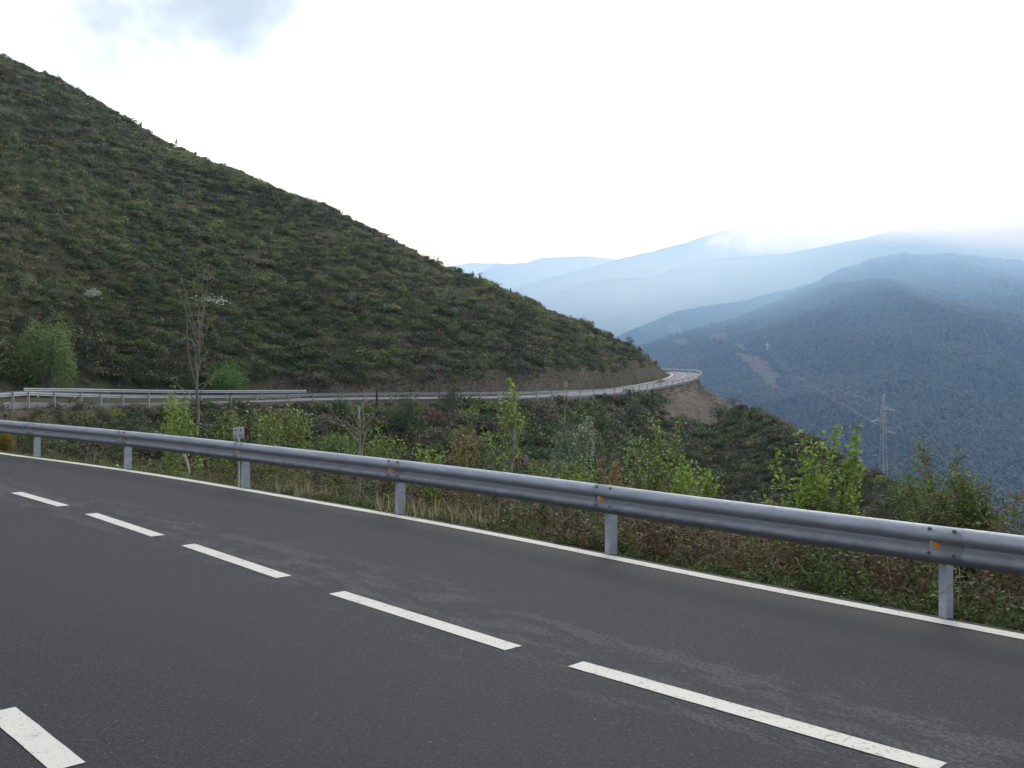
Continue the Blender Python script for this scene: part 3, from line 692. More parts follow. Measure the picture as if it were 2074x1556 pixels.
for k, s in enumerate(ps):
    o = post_mb(s + 0.0, -0.115, 0.70).build('post', M_POST); adopt(o, gr)
    hn = at_s(s, 1) - at_s(s, 0); hn.z = 0; hn.normalize(); t_ = tan_s(s); c = at_s(s + 0.02, -0.10)
    # reflector: small trapezium plate set across the hollow of the beam, amber towards oncoming traffic
    ud = (hn * .62 + t_ * .78).normalized(); wn = Vector((ud.y, -ud.x, 0))
    mb = MB(); prof = [(.018, .590), (.018, .622), (.102, .668), (.102, .540)]
    mb.prism(prof, c, ud, Vector((0, 0, 1)), wn, 0.004); rf = mb.build('reflector', M_SILV); adopt(rf, gr)
    mb = MB(); prof = [(.020, .587), (.020, .624), (.076, .655), (.076, .553)]
    for sg in (.005, -.004):
        mb.prism(prof, c + wn * sg, ud, Vector((0, 0, 1)), wn, 0.003)
    mb.build('reflector_face', M_AMBER, rf)
tag(gr, 'near galvanised guardrail with amber reflectors curving along the foreground road', 'guardrail')

gf = empty('guardrail', tuple(at_s(s_split)))
fpx = [(38, 68), (94, 73), (150, 78), (190, 81.5), (237, 85), (291, 89), (345.6, 93), (402, 96.5), (459.5, 100), (517, 103), (575.4, 106), (631, 108.5), (684, 110.3), (737.6, 112), (787.4, 113.4), (836, 114.8), (881, 116), (925, 117.6), (967, 119), (1007, 120.5), (1043, 122), (1078.6, 124.5), (1111, 127), (1141, 130.5), (1168.5, 134), (1194, 138), (1216.7, 142), (1237, 147), (1256.6, 152), (1273, 158), (1289, 164), (1304, 170.5), (1318.8, 177), (1332.6, 183), (1345.5, 189), (1357, 194), (1368.6, 199), (1378.9, 203.5), (1389, 208), (1399, 213), (1406, 217), (1412, 221), (1416, 228), (1415, 234), (1408, 240), (1392, 247), (1378, 251.5), (1360, 257), (1340, 263.5), (1318, 270)]
fs_ = [s_of((px - CX) / F * Y, Y) for px, Y in fpx]
o = beam_section(NEAR_POSTS[-1] + 0.6, S[-1] - 2, -0.45, 0.02, M_FARG, None, step=1.2, th=0.006); o.name = 'beam'; adopt(o, gf)
allp = [q for q in np.arange(NEAR_POSTS[-1] + 1.5, fs_[0] - 2, 4.0)] + fs_
for s in allp:
    o = post_mb(s, -0.47, 0.74, 0.14, 0.10, -0.42, tilt=random.uniform(-.03, .03) if s < fs_[6] else 0).build('post', M_FARG); adopt(o, gf)
tag(gf, 'long distant guardrail on the valley edge of the far road, sweeping round the spur', 'guardrail')

gi = empty('guardrail', PX(47, 798, 88))
ip = [(47, 786.0, 88), (150, 787.4, 94), (237, 789, 98.5), (345, 790.4, 103), (459, 791, 107.5), (575, 790.6, 113), (620, 790.3, 115)]
ipt = catmull(np.array([PX(*p) for p in ip]), 1.0)
V = []; m = len(PROF)
loop = PROF + [(d - .006, h) for d, h in PROF[::-1]]; mm = len(loop)
for i, p in enumerate(ipt):
    d = ipt[min(i + 1, len(ipt) - 1)] - ipt[max(i - 1, 0)]; nv = Vector((d[1], -d[0], 0)).normalized()
    for a, h in loop: V.append(tuple(Vector(p) + nv * a + Vector((0, 0, h - .75))))
fs2 = [[i * mm + k, i * mm + (k + 1) % mm, (i + 1) * mm + (k + 1) % mm, (i + 1) * mm + k] for i in range(len(ipt) - 1) for k in range(mm)]
o = np_mesh('beam', np.array(V), fs2, M_FARG, smooth=True); adopt(o, gi)
for i in range(2, len(ipt), 4):
    p = Vector(ipt[i]); mb = MB(); mb.box(p + Vector((0, .12, -.55)), (.06, 0, 0), (0, .07, 0), (0, 0, .5)); o = mb.build('post', M_FARG); adopt(o, gi)
tag(gi, 'short distant guardrail on the hill side of the far road, left of the hill foot', 'guardrail')

# ------------------------------------------------------------------ vegetation generators
def rvec(n, r):
    v = r.normal(size=(n, 3)); return v / np.linalg.norm(v, axis=1)[:, None]
def tris_at(P, Nrm, size, r, aspect=1.0):
    """one randomly turned triangle per point, roughly facing Nrm"""
    n = len(P); a = rvec(n, r); u = np.cross(Nrm, a); u /= np.linalg.norm(u, axis=1)[:, None] + 1e-9; w = np.cross(Nrm, u)
    s = (size * np.ones(n))[:, None]
    v = np.stack([P + u * s * .9, P - u * s * .45 + w * s * .75 * aspect, P - u * s * .5 - w * s * .7 * aspect], 1)
    return v.reshape(-1, 3), np.arange(3 * n).reshape(-1, 3)
def leaves_at(P, Nrm, size, r, asp=0.5):
    """pointed leaf quads"""
    n = len(P); a = rvec(n, r); u = np.cross(Nrm, a); u /= np.linalg.norm(u, axis=1)[:, None] + 1e-9; w = np.cross(Nrm, u)
    s = (size * np.ones(n))[:, None]; fold = Nrm * s * .12
    v = np.stack([P - u * s, P + w * s * asp + fold, P + u * s, P - w * s * asp + fold], 1)
    return v.reshape(-1, 3), np.arange(4 * n).reshape(-1, 4)
def shrub_cloud(x, y, z, R, H, col, T, ts, r, lobes=6, jit=0.35, up=-0.15):
    """lobed cushions of leaf clumps for n shrubs at once -> verts, faces, colours"""
    n = len(x)
    la = r.uniform(0, 2 * np.pi, (n, lobes)); lr = np.sqrt(r.uniform(0, 1, (n, lobes))) * .62
    lc = np.stack([np.cos(la) * lr, np.sin(la) * lr, r.uniform(.15, .55, (n, lobes)) * (1 - .5 * lr)], 2)
    ls = r.uniform(.32, .56, (n, lobes)); lt = r.uniform(.82, 1.18, (n, lobes))
    k = r.integers(0, lobes, (n, T)); ii = np.arange(n)[:, None]
    d = rvec(n * T, r).reshape(n, T, 3); d[..., 2] = np.where(d[..., 2] < up, -d[..., 2], d[..., 2])
    rad = ls[ii, k] * (0.72 + 0.34 * r.random((n, T)))
    loc = lc[ii, k] + d * rad[..., None]
    loc[..., 0] *= R[:, None]; loc[..., 1] *= R[:, None]; loc[..., 2] = loc[..., 2] * H[:, None]
    P = loc + np.stack([x, y, z], 1)[:, None, :]
    nr = d + jit * rvec(n * T, r).reshape(n, T, 3) * 1.6; nr /= np.linalg.norm(nr, axis=2)[..., None]
    c = col[:, None, :] * lt[ii, k][..., None] * (0.70 + .60 * r.random((n, T)))[..., None]
    tsz = (ts[:, None] if hasattr(ts, '__len__') else ts) * r.uniform(.6, 1.35, (n, T))
    v, f = tris_at(P.reshape(-1, 3), nr.reshape(-1, 3), tsz.reshape(-1), r)
    return v, f, c.reshape(-1, 3)
PAL = np.array([(.052, .070, .020), (.082, .108, .026), (.130, .150, .034), (.066, .058, .030), (.115, .098, .070), (.050, .088, .034), (.140, .132, .052), (.098, .064, .042)])
PALW = np.array([.26, .20, .12, .12, .12, .10, .05, .03])
def pick_cols(n, r, w=PALW, gain=1.0):
    return PAL[r.choice(len(PAL), n, p=w / w.sum())] * r.uniform(.8, 1.25, n)[:, None] * gain
def accumulate(parts):
    v = np.concatenate([p[0] for p in parts]); c = np.concatenate([p[2] for p in parts]); fs = []; b = 0
    for p in parts: fs.append(p[1] + b); b += len(p[0])
    return v, np.concatenate(fs), c

def sample_region(n, y0, y1, p0, p1, r):
    """uniform points on plan inside a wedge"""
    Y = np.sqrt(r.uniform(y0 ** 2, y1 ** 2, n)); p = r.uniform(p0, p1, n); return (p - CX) / F * Y, Y, p
def Zo_(p): return np.interp(p, zo_p, zo_y)
def Zi_(p): return np.interp(p, zin_p, zin_y)
def Yc_(p): return Zi_(p) + np.interp(p, WID[:, 0], WID[:, 1])

# ---- scrub covering the hillside above the far road
r = np.random.default_rng(11)
x, y, p = sample_region(98000, 70, 262, -330, 1352, r)
ok = (y > Zi_(p) + 1.5) & (y < Yc_(p) + 7)
x, y, p = x[ok], y[ok], p[ok]
z = height(x, y); py = HY - F * (z - HC) / y
dens = 0.62 + 1.5 * fbm(x / 15, y / 15, 4, 5) + .9 * fbm(x / 42, y / 42, 3, 15)
bare_ = np.clip(1 - np.hypot((p - 770) / 130, (py - 690) / 60), 0, 1) + np.clip(1 - np.hypot((p - 905) / 80, (py - 745) / 45), 0, 1)
low_cut = np.clip(1 - (y - Zi_(p)) / 9, 0, 1) * np.clip((p - 600) / 300, 0, 1)
dens = dens + .5 * np.clip(1 - (y - Zi_(p)) / 14, 0, 1) * (p < 640) - bare_ * .35 - low_cut * .28 - 0.10 * (y > Yc_(p) - 6)
ok = r.random(len(x)) < dens
x, y, z, p, py = x[ok], y[ok], z[ok], p[ok], py[ok]
n = len(x)
big = r.random(n) ** 3.2
R = .34 + 1.45 * big; R *= np.where(y > Yc_(p) - 8, .55, 1.0)
R *= 1 + .35 * np.clip((py - 560) / 200, 0, 1)
Hh = R * r.uniform(.5, .95, n)
sel = fbm(x / 26, y / 26, 3, 77); w_hi = np.clip(.5 + sel * 3, 0, 1)
c = pick_cols(n, r, gain=1.65); c2 = PAL[r.choice([1, 2, 5, 6, 2], n)] * 1.5; c = np.where((r.random(n) < .33 * w_hi)[:, None], c2, c)
c3 = PAL[r.choice([0, 3, 0, 4], n)] * 1.2; c = np.where((r.random(n) < .55 * (1 - w_hi))[:, None], c3, c)
lum_ = c.mean(1, keepdims=True); c = c * .86 + lum_ * np.array([1.12, 1.0, .72]) * .14; c *= (1 + .5 * fbm(x / 38, y / 38, 3, 19))[:, None]; parts = []
for lo, hi, T, lb in ((0, .6, 34, 3), (.6, 1.0, 70, 4), (1.0, 9, 190, 7)):
    m_ = (R >= lo) & (R < hi)
    if m_.sum(): parts.append(shrub_cloud(x[m_], y[m_], z[m_] - .12, R[m_], Hh[m_], c[m_], T, .075 + .045 * R[m_] * y[m_] / 150, r, lobes=lb, jit=.6))
print('hill shrubs', n)
# grass tufts between the shrubs
def tufts(x, y, z, h, w, col, blades, r, lean=.35):
    n = len(x); a = r.uniform(0, 2 * np.pi, (n, blades)); rr = w[:, None] * r.random((n, blades))
    bx = x[:, None] + np.cos(a) * rr; by = y[:, None] + np.sin(a) * rr; bz = np.repeat(z[:, None], blades, 1)
    th = r.uniform(0, 2 * np.pi, (n, blades)); hh = h[:, None] * r.uniform(.5, 1.15, (n, blades)); bw = hh * .06 + .004
    L = lean * hh * r.random((n, blades)) * 1.6; la = r.uniform(0, 2 * np.pi, (n, blades))
    v = np.stack([np.stack([bx - np.cos(th) * bw, by - np.sin(th) * bw, bz], -1), np.stack([bx + np.cos(th) * bw, by + np.sin(th) * bw, bz], -1),
                  np.stack([bx + np.cos(la) * L, by + np.sin(la) * L, bz + hh], -1)], 2).reshape(-1, 3)
    c = (col[:, None, :] * r.uniform(.7, 1.3, (n, blades))[..., None]).reshape(-1, 3)
    return v, np.arange(len(v)).reshape(-1, 3), c
GP = np.array([(.085, .10, .035), (.115, .115, .048), (.070, .095, .028), (.15, .14, .075), (.065, .065, .035)])
xg, yg, pg = sample_region(52000, 75, 250, -380, 1350, r); ok = (yg > Zi_(pg) + .6) & (yg < Yc_(pg) + 5); xg, yg, pg = xg[ok], yg[ok], pg[ok]
zg = height(xg, yg); ng = len(xg)
v, f, cc = tufts(xg, yg, zg - .03, r.uniform(.22, .5, ng), np.full(ng, .45), GP[r.integers(0, 5, ng)] * 1.35, 6, r, lean=.7)
# wider blades: they stand for bunches at this distance
V3 = v.reshape(-1, 3, 3); mid = V3[:, :2].mean(1, keepdims=True); V3[:, :2] = mid + (V3[:, :2] - mid) * 3.2
parts.append((V3.reshape(-1, 3), f, cc))
v, f, cc = accumulate(parts)
o = np_mesh('hillside_scrub', v, f, M_LEAF, colors=cc)
tag(o, 'low green and brown scrub and grass covering the steep hillside above the far road', 'scrub', kind='stuff')
print('hill tris', len(f))

# ---- denser, taller scrub on the bank below the far road and down the spur to the right
r = np.random.default_rng(12)
x, y, p = sample_region(90000, 16, 232, -300, 2250, r)
Zo = Zo_(p); Ye = Ye_(p)
ok = (y < Zo - .9) & (y > np.maximum(Zo - 70, Ye + 7)) | ((p > 1425) & (y > Zo - 60) & (y < Zo + 5) & (y > Ye + 7))
ok &= ~((p < -235))
x, y, p = x[ok], y[ok], p[ok]; z = height(x, y); py = HY - F * (z - HC) / y; n0 = len(x)
tip = np.clip(1 - np.hypot((p - 1410) / 108, (py - 815) / 62), 0, 1)
ok = r.random(n0) < (0.85 + fbm(x / 12, y / 12, 3, 6) * 1.2 - 2.6 * tip) * np.maximum(np.interp(y, [20, 60, 110, 200], [1, .8, .6, .7]), np.interp(p, [-50, 350, 500], [.95, .9, 0])); x, y, z, p, py, tip = x[ok], y[ok], z[ok], p[ok], py[ok], tip[ok]; n = len(x)
print('bank shrubs', n)
dtop = np.clip((Zo_(p) - y) / 7, .25, 1); dtop = np.where(p > 1425, .8, dtop)
R = (.7 + 1.9 * r.random(n) ** 2.2) * (.55 + .45 * dtop); R *= np.where(p > 1500, .8, 1.0); R *= np.maximum(np.clip(y / 80, .45, 1), np.interp(p, [0, 350, 500], [.8, .8, 0]))
Hh = R * r.uniform(.6, 1.15, n) * (.6 + .4 * dtop)
c = pick_cols(n, r, np.array([.20, .20, .10, .14, .15, .12, .03, .06]), 1.35)
parts = []
for lo, hi, T, lb in ((0, 1., 90, 5), (1., 1.6, 170, 7), (1.6, 9, 280, 9)):
    m_ = (R >= lo) & (R < hi)
    if m_.sum(): parts.append(shrub_cloud(x[m_], y[m_], z[m_] - .15, R[m_], Hh[m_], c[m_], T, (.07 + .035 * R[m_]) * np.clip(y[m_] / 90, .4, 1.4), r, lobes=lb, jit=.6))
xg, yg, pg = sample_region(26000, 60, 226, -200, 1900, r); Zg = Zo_(pg); ok = (yg < Zg - .45) & (yg > Zg - 12); xg, yg = xg[ok], yg[ok]; ng = len(xg); zg = height(xg, yg)
v, f, cc = tufts(xg, yg, zg - .03, r.uniform(.2, .45, ng), np.full(ng, .4), GP[r.integers(0, 5, ng)], 6, r, lean=.7)
V3 = v.reshape(-1, 3, 3); mid = V3[:, :2].mean(1, keepdims=True); V3[:, :2] = mid + (V3[:, :2] - mid) * 2.6; parts.append((V3.reshape(-1, 3), f, cc))
v, f, cc = accumulate(parts)
o = np_mesh('ravine_scrub', v, f, M_LEAF, colors=cc); print('bank tris', len(f))
tag(o, 'dense dark scrub filling the ravine bank below the far guardrail and the spur', 'scrub', kind='stuff')

# ---- bramble thicket right behind the near guardrail
r = np.random.default_rng(13)
def near_pts(n, d0, d1, s0, s1):
    s = r.uniform(s0, s1, n); d = r.uniform(d0, d1, n)
    X = np.interp(s, S, PATH[:, 0]) - np.interp(s, S, HILLN[:, 0]) * d; Yp = np.interp(s, S, PATH[:, 1]) - np.interp(s, S, HILLN[:, 1]) * d
    return X, Yp, s, d
sA, sB = NEAR_POSTS[0], s_of(-25, 41)
S3, S4 = NEAR_POSTS[5], NEAR_POSTS[6]       # third and fourth visible posts (brambles thin out to the left of them)
nB = 3500
X, Yp, s, d = near_pts(nB, .22, 9.5, sA, sB)
front = np.interp(s, [NEAR_POSTS[3], NEAR_POSTS[4], NEAR_POSTS[5], NEAR_POSTS[6], NEAR_POSTS[7], NEAR_POSTS[8]], [.20, .24, .42, 1.0, 1.8, 2.2])
ok = d > front; X, Yp, s, d = X[ok], Yp[ok], s[ok], d[ok]; Zb = height(X, Yp); n = len(X); front = front[ok]
edge = np.clip((d - front) / 1.4, 0, 1)
hmax = np.interp(s, [NEAR_POSTS[2], NEAR_POSTS[3], NEAR_POSTS[4], NEAR_POSTS[5], NEAR_POSTS[7]], [1.05, 1.05, .95, .85, .6])
R = r.uniform(.28, .62, n) * (.45 + .55 * edge); Hh = (.34 + .66 * edge) * hmax * r.uniform(.6, 1.2, n) * np.where(d > 4.5, 1.35, 1)
BP = np.array([(.060, .095, .022), (.085, .050, .030), (.120, .062, .036), (.070, .110, .026), (.045, .070, .020), (.150, .085, .050), (.065, .060, .030), (.095, .130, .030)])
bw = np.array([.16, .21, .17, .13, .16, .07, .06, .04])
patchn = fbm(s / 2.2, d / 1.6, 3, 31)
BP *= 1.3; ci = r.choice(len(BP), n, p=bw); ci = np.where((patchn > .10) & (r.random(n) < .7), r.choice([1, 2, 5, 6], n), ci); ci = np.where((patchn < -.08) & (r.random(n) < .7), r.choice([0, 3, 4], n), ci)
def leaf_shrubs(x, y, z, R, H, col, T, ls, r, lobes=6, mixcol=None):
    n = len(x)
    la = r.uniform(0, 2 * np.pi, (n, lobes)); lr = np.sqrt(r.uniform(0, 1, (n, lobes))) * .7
    lc = np.stack([np.cos(la) * lr, np.sin(la) * lr, r.uniform(.05, .6, (n, lobes))], 2); lsz = r.uniform(.3, .6, (n, lobes))
    k = r.integers(0, lobes, (n, T)); ii = np.arange(n)[:, None]; dd = rvec(n * T, r).reshape(n, T, 3)
    loc = lc[ii, k] + dd * (lsz[ii, k] * r.uniform(.35, 1.08, (n, T)))[..., None]; loc[..., 2] = np.abs(loc[..., 2])
    loc[..., 0] *= R[:, None]; loc[..., 1] *= R[:, None]; loc[..., 2] *= H[:, None]
    P = (loc + np.stack([x, y, z], 1)[:, None, :]).reshape(-1, 3)
    nr = dd.reshape(-1, 3) * .5 + rvec(n * T, r) * .9 + np.array([0, 0, .5]); nr /= np.linalg.norm(nr, axis=1)[:, None]
    c = np.repeat(col[:, None, :], T, 1) * r.uniform(.6, 1.5, (n, T))[..., None]
    if mixcol is not None:
        mk = r.random((n, T)) < mixcol[1]; alt = mixcol[0][r.integers(0, len(mixcol[0]), (n, T))]; c = np.where(mk[..., None], alt * r.uniform(.7, 1.3, (n, T))[..., None], c)
    v, f = leaves_at(P, nr, ls * r.uniform(.6, 1.4, n * T), r, .55); return v, f, c.reshape(-1, 3)
v, f, cc = leaf_shrubs(X, Yp, Zb - .05, R, Hh, BP[ci], 170, .026, r, 7, (BP, .22))
parts = [(v, f, cc)]
Xe, Ye3, se, de = near_pts(900, .26, .8, sA, NEAR_POSTS[6]); ke = len(Xe)
ce = BP[r.choice([0, 3, 4, 1, 7], ke)]
parts.append(leaf_shrubs(Xe, Ye3, height(Xe, Ye3) - .02, r.uniform(.10, .22, ke), r.uniform(.06, .24, ke), ce, 60, .017, r, 5, (BP, .25)))
# scattered dead curled leaves, brighter tan
X2, Y2, s2, d2 = near_pts(9000, .4, 5, sA, NEAR_POSTS[6]); Z2 = height(X2, Y2) + r.uniform(.05, .85, len(X2))
v, f = leaves_at(np.stack([X2, Y2, Z2], 1), rvec(len(X2), r), r.uniform(.012, .026, len(X2)), r, .5); parts.append((v, f, np.tile((.30, .19, .11), (len(f), 1)) * r.uniform(.4, 1.2, len(f))[:, None]))
v, f, cc = accumulate(parts)
o = np_mesh('bramble_thicket', v, f, M_LEAF, colors=cc); print('bramble quads', len(f))
tag(o, 'tangled green and rusty brown brambles behind the near guardrail', 'brambles', kind='stuff')
# arching canes
mb_v, mb_f = [], []; bb = 0
X, Yp, s, d = near_pts(2600, .5, 7, sA, NEAR_POSTS[8]); Zb = height(X, Yp)
for i in range(len(X)):
    L = r.uniform(.35, 1.15); az = r.uniform(0, 2 * np.pi); hh = r.uniform(.25, .95) * (0.5 if d[i] < 1.2 else 1); k = 6; tt = np.linspace(0, 1, k)
    P = np.stack([X[i] + np.cos(az) * L * tt, Yp[i] + np.sin(az) * L * tt, Zb[i] + hh * np.sin(np.pi * tt ** .8 * r.uniform(.5, .85)) * 1.1], 1) + r.normal(size=(k, 3)) * .02
    w = .0035; up = np.array([0, 0, w]); sd = np.array([-np.sin(az), np.cos(az), 0]) * w
    q = np.concatenate([P + up, P - up * .5 + sd, P - up * .5 - sd]); mb_v.append(q)
    for a, b2 in ((0, 1), (1, 2), (2, 0)):
        mb_f.append(np.stack([a * k + np.arange(k - 1), a * k + np.arange(1, k), b2 * k + np.arange(1, k), b2 * k + np.arange(k - 1)], 1) + bb)
    bb += 3 * k
f = np.concatenate(mb_f); cc = np.repeat(np.array([(.15, .09, .07), (.22, .16, .12), (.10, .06, .045), (.16, .13, .08)])[r.integers(0, 4, len(X))], 15, 0)
o = np_mesh('bramble_canes', np.concatenate(mb_v), f, M_DRY, colors=cc); tag(o, 'arching thin reddish bramble canes in the thicket behind the near guardrail', 'bramble canes', kind='stuff')

# ---- grass verge beside the edge line
r = np.random.default_rng(14)
parts = []
X, Yp, s, d = near_pts(26000, .24, 3.2, NEAR_POSTS[3] - 1, sB)
lim = np.interp(s, [NEAR_POSTS[4], NEAR_POSTS[5], NEAR_POSTS[6], NEAR_POSTS[8]], [.5, 1.1, 2.2, 3.0]); ok = (d < lim) & (r.random(len(d)) < np.interp(s, [NEAR_POSTS[3], NEAR_POSTS[4], NEAR_POSTS[5]], [.05, .5, 1])); X, Yp, s, d = X[ok], Yp[ok], s[ok], d[ok]
n = len(X); GC = np.array([(.075, .125, .028), (.10, .15, .035), (.16, .17, .06), (.06, .10, .025), (.24, .22, .12)])
gc = GC[r.choice(5, n, p=[.36, .36, .12, .15, .01])] * 1.4; hgt = r.uniform(.04, .13, n) * np.clip((d - .1) / .5, .35, 1)
v, f, c1 = tufts(X, Yp, height(X, Yp) - .01, hgt, np.full(n, .05), gc, 9, r, .5); parts.append((v, f, c1))
X, Yp, s, d = near_pts(420, .3, 1.5, NEAR_POSTS[4] + .8, NEAR_POSTS[8]); n = len(X)
v, f, c1 = tufts(X, Yp, height(X, Yp) - .01, r.uniform(.08, .24, n), np.full(n, .05), np.tile((.20, .23, .09), (n, 1)), 4, r, .6); parts.append((v, f, c1))
for px0 in (790, 765, 850, 905, 560, 600):       # bleached clumps by the third and fourth post
    g0 = G(px0, np.interp(px0, [500, 1240], [985, 1122])); k = 26
    xx = g0[0] + r.normal(size=k) * .17 + .25; yy2 = g0[1] + r.normal(size=k) * .17 + .25
    v, f, c1 = tufts(xx, yy2, height(xx, yy2), r.uniform(.10, .34, k), np.full(k, .04), np.tile((.34, .32, .18), (k, 1)), 3, r, .3); parts.append((v, f, c1))
v, f, cc = accumulate(parts); o = np_mesh('verge_grass', v, f, M_LEAF, colors=cc); print('verge', len(f))
tag(o, 'short green and straw-coloured grass along the verge between edge line and guardrail', 'grass', kind='stuff')

# ------------------------------------------------------------------ individual plants
def make_plant(name, label, cat, px, Y, tips, leafcol, leaf, seed, base_r=.03, dens=26, bark=None, group=None, side=.35, jd=.25, leafstart=.35, crown_name='leaves', cl=.05, trunk_to=0.0, trunk_tip=None, nside=6):
    """stems from the ground at column px, depth Y to the given tip pixels, with side twigs and leaves"""
    r = np.random.default_rng(seed); x0 = (px - CX) / F * Y; z0 = hz(x0, Y); root = empty(name, (x0, Y, z0)); wood = MB(); LP = []
    B = Vector((0, 0, -.1)); fork = B
    if trunk_to:
        T = Vector(((trunk_tip[0] - CX) / F * Y - x0, 0, HC - (trunk_tip[1] - HY) / F * Y - z0)); k = 7
        pts = [B.lerp(T, i / k) + Vector((r.normal() * .02, r.normal() * .02, 0)) * (Y / 15) * (0 < i < k) for i in range(k + 1)]
        wood.tube(pts, [base_r * (1 - .5 * i / k) for i in range(k + 1)], 7); fork = pts[-1]; tr_pts = pts
    for (tx, ty) in tips:
        tip = Vector(((tx - CX) / F * Y - x0, r.normal() * jd, HC - (ty - HY) / F * Y - z0))
        if trunk_to:
            f_ = np.clip(r.uniform(trunk_to, 1.0), 0, 1); j = f_ * (len(tr_pts) - 1); a = int(j); st = tr_pts[a].lerp(tr_pts[min(a + 1, len(tr_pts) - 1)], j - a)
            if st.z > tip.z - .1: st = tr_pts[max(0, int(a * .6))]
            r0 = base_r * .45
        else: st, r0 = B, base_r * .7
        d = tip - st; L = d.length; bow = Vector((d.x * .0 + r.normal() * .05, r.normal() * .05, 0)) * L; k = 8
        sag = Vector((-d.x, -d.y, 0)) * .16
        pts = [st.lerp(tip, i / k) + (bow + sag) * math.sin(math.pi * i / k) + Vector(r.normal(size=3) * .012 * L) * (0 < i < k) for i in range(k + 1)]
        wood.tube(pts, [max(r0 * (1 - .85 * i / k), .0025 * Y / 12) for i in range(k + 1)], 5)
        def leaves_on(pp, t0, nl):
            for _ in range(int(nl * (1.7 if Y < 45 else 1))):
                q = r.uniform(t0, 1) * (len(pp) - 1); a = min(int(q), len(pp) - 2); LP.append(pp[a].lerp(pp[a + 1], q - a) + Vector(r.normal(size=3) * cl))
        leaves_on(pts, leafstart, int(dens * L))
        for _ in range(nside):
            q = r.uniform(.35, .95) * k; a = int(q); s0 = pts[a].lerp(pts[min(a + 1, k)], q - a); dl_ = Vector((r.normal(), r.normal(), abs(r.normal()) * .8 + .25)).normalized() * L * side * r.uniform(.3, 1) * (1.15 - q / k)
            pp = [s0, s0 + dl_ * .5 + Vector(r.normal(size=3) * .02 * L), s0 + dl_]
            wood.tube(pp, [max(r0 * .3, .002 * Y / 12), max(r0 * .2, .0018 * Y / 12), .0015 * Y / 12], 4); leaves_on(pp, .1, int(dens * dl_.length * 1.1))
    w = wood.build('branches' if not trunk_to else 'trunk', bark or M_BARK, root, smooth=True)
    if LP:
        P = np.array([tuple(q) for q in LP]); nr = rvec(len(P), r) * .8 + np.array([0, 0, .6]); nr /= np.linalg.norm(nr, axis=1)[:, None]
        v, f = leaves_at(P, nr, leaf * r.uniform(.65, 1.45, len(P)), r, .6); lc = np.array(leafcol) * (1.15 if Y < 45 else 1); lc = lc[r.integers(0, len(lc), len(P))] * r.uniform(.75, 1.3, len(P))[:, None]
        np_mesh(crown_name, v, f, M_LEAF, root, colors=lc)
    tag(root, label, cat, group); return root
YG = [(.24, .34, .05), (.19, .29, .05), (.30, .38, .07), (.14, .22, .04)]        # fresh spring leaves
YG2 = [(.17, .24, .05), (.13, .19, .04), (.22, .27, .06), (.16, .13, .05)]
make_plant('sapling', 'bright yellow-green leafy sapling standing tallest above the right part of the near guardrail', 'sapling', 1665, 12.6,
           [(1567, 912), (1600, 878), (1617, 925), (1655, 882), (1692, 853), (1717, 864), (1706, 900), (1733, 940), (1640, 930), (1675, 945), (1610, 975), (1735, 985), (1700, 985), (1655, 990), (1625, 1000), (1680, 1010), (1720, 1010)], YG, .032, 101, .03, 36, nside=9, side=.3, jd=.3, cl=.04)
make_plant('sapling', 'yellow-green sapling with several twigs above the guardrail, left of the brown brambles mid-right', 'sapling', 1318, 14.2,
           [(1311, 832), (1328, 850), (1283, 860), (1262, 890), (1268, 925), (1300, 900), (1335, 905), (1345, 900), (1380, 856), (1362, 890), (1330, 945), (1290, 950), (1350, 930)], YG2 + YG[:2], .026, 102, .028, 34, side=.25)
make_plant('sapling', 'low bushy yellow-green sapling touching the rail top beside the thin twiggy one', 'sapling', 1400, 14.0,
           [(1387, 925), (1408, 940), (1425, 952), (1372, 948), (1440, 968), (1396, 960), (1365, 975), (1430, 985), (1350, 985), (1330, 985)], YG, .026, 103, .02, 75, side=.3)
make_plant('young_tree', 'slender young tree with yellow-green crown rising past the far guardrail in mid photo', 'tree', 1030, 19.0,
           [(1030, 764), (1042, 778), (1020, 790), (1004, 795), (1048, 800), (1012, 812), (1030, 815), (1055, 838), (1062, 850), (1066, 852), (975, 862), (985, 875), (1000, 870), (1053, 885), (1018, 850), (1040, 832), (1022, 830)], YG + YG2[:1], .035, 104, .045, 20, bark=M_BARKP, side=.25, trunk_to=.55, trunk_tip=(1040, 790), jd=.25)
make_plant('bare_sapling', 'pale forked leafless sapling behind the rail left of the photo centre', 'sapling', 727, 22,
           [(672, 826), (690, 850), (700, 800), (731, 790), (768, 822), (757, 840), (748, 862), (662, 850), (720, 820), (742, 810)], YG2, .022, 105, .04, 9, bark=M_BARKP, side=.3, trunk_to=.5, trunk_tip=(726, 822))
make_plant('blossoming_sapling', 'thin sapling with a white blossoming top, right of the photo centre', 'sapling', 1186, 36,
           [(1180, 842), (1188, 838), (1195, 842), (1200, 848), (1204, 850), (1192, 850), (1184, 855), (1180, 865), (1210, 870)], [(.36, .40, .32), (.24, .30, .18), (.20, .27, .12)], .05, 106, .04, 14, bark=M_BARKP, side=.2, trunk_to=.6, trunk_tip=(1187, 862), crown_name='blossom')
make_plant('pale_shrub', 'pale blue-green shrub below and left of the white blossoming sapling', 'shrub', 1152, 37, [(1135, 880), (1150, 868), (1160, 872), (1168, 882), (1142, 890), (1172, 900), (1128, 893)], [(.14, .20, .12), (.18, .24, .15)], .05, 107, .03, 34)
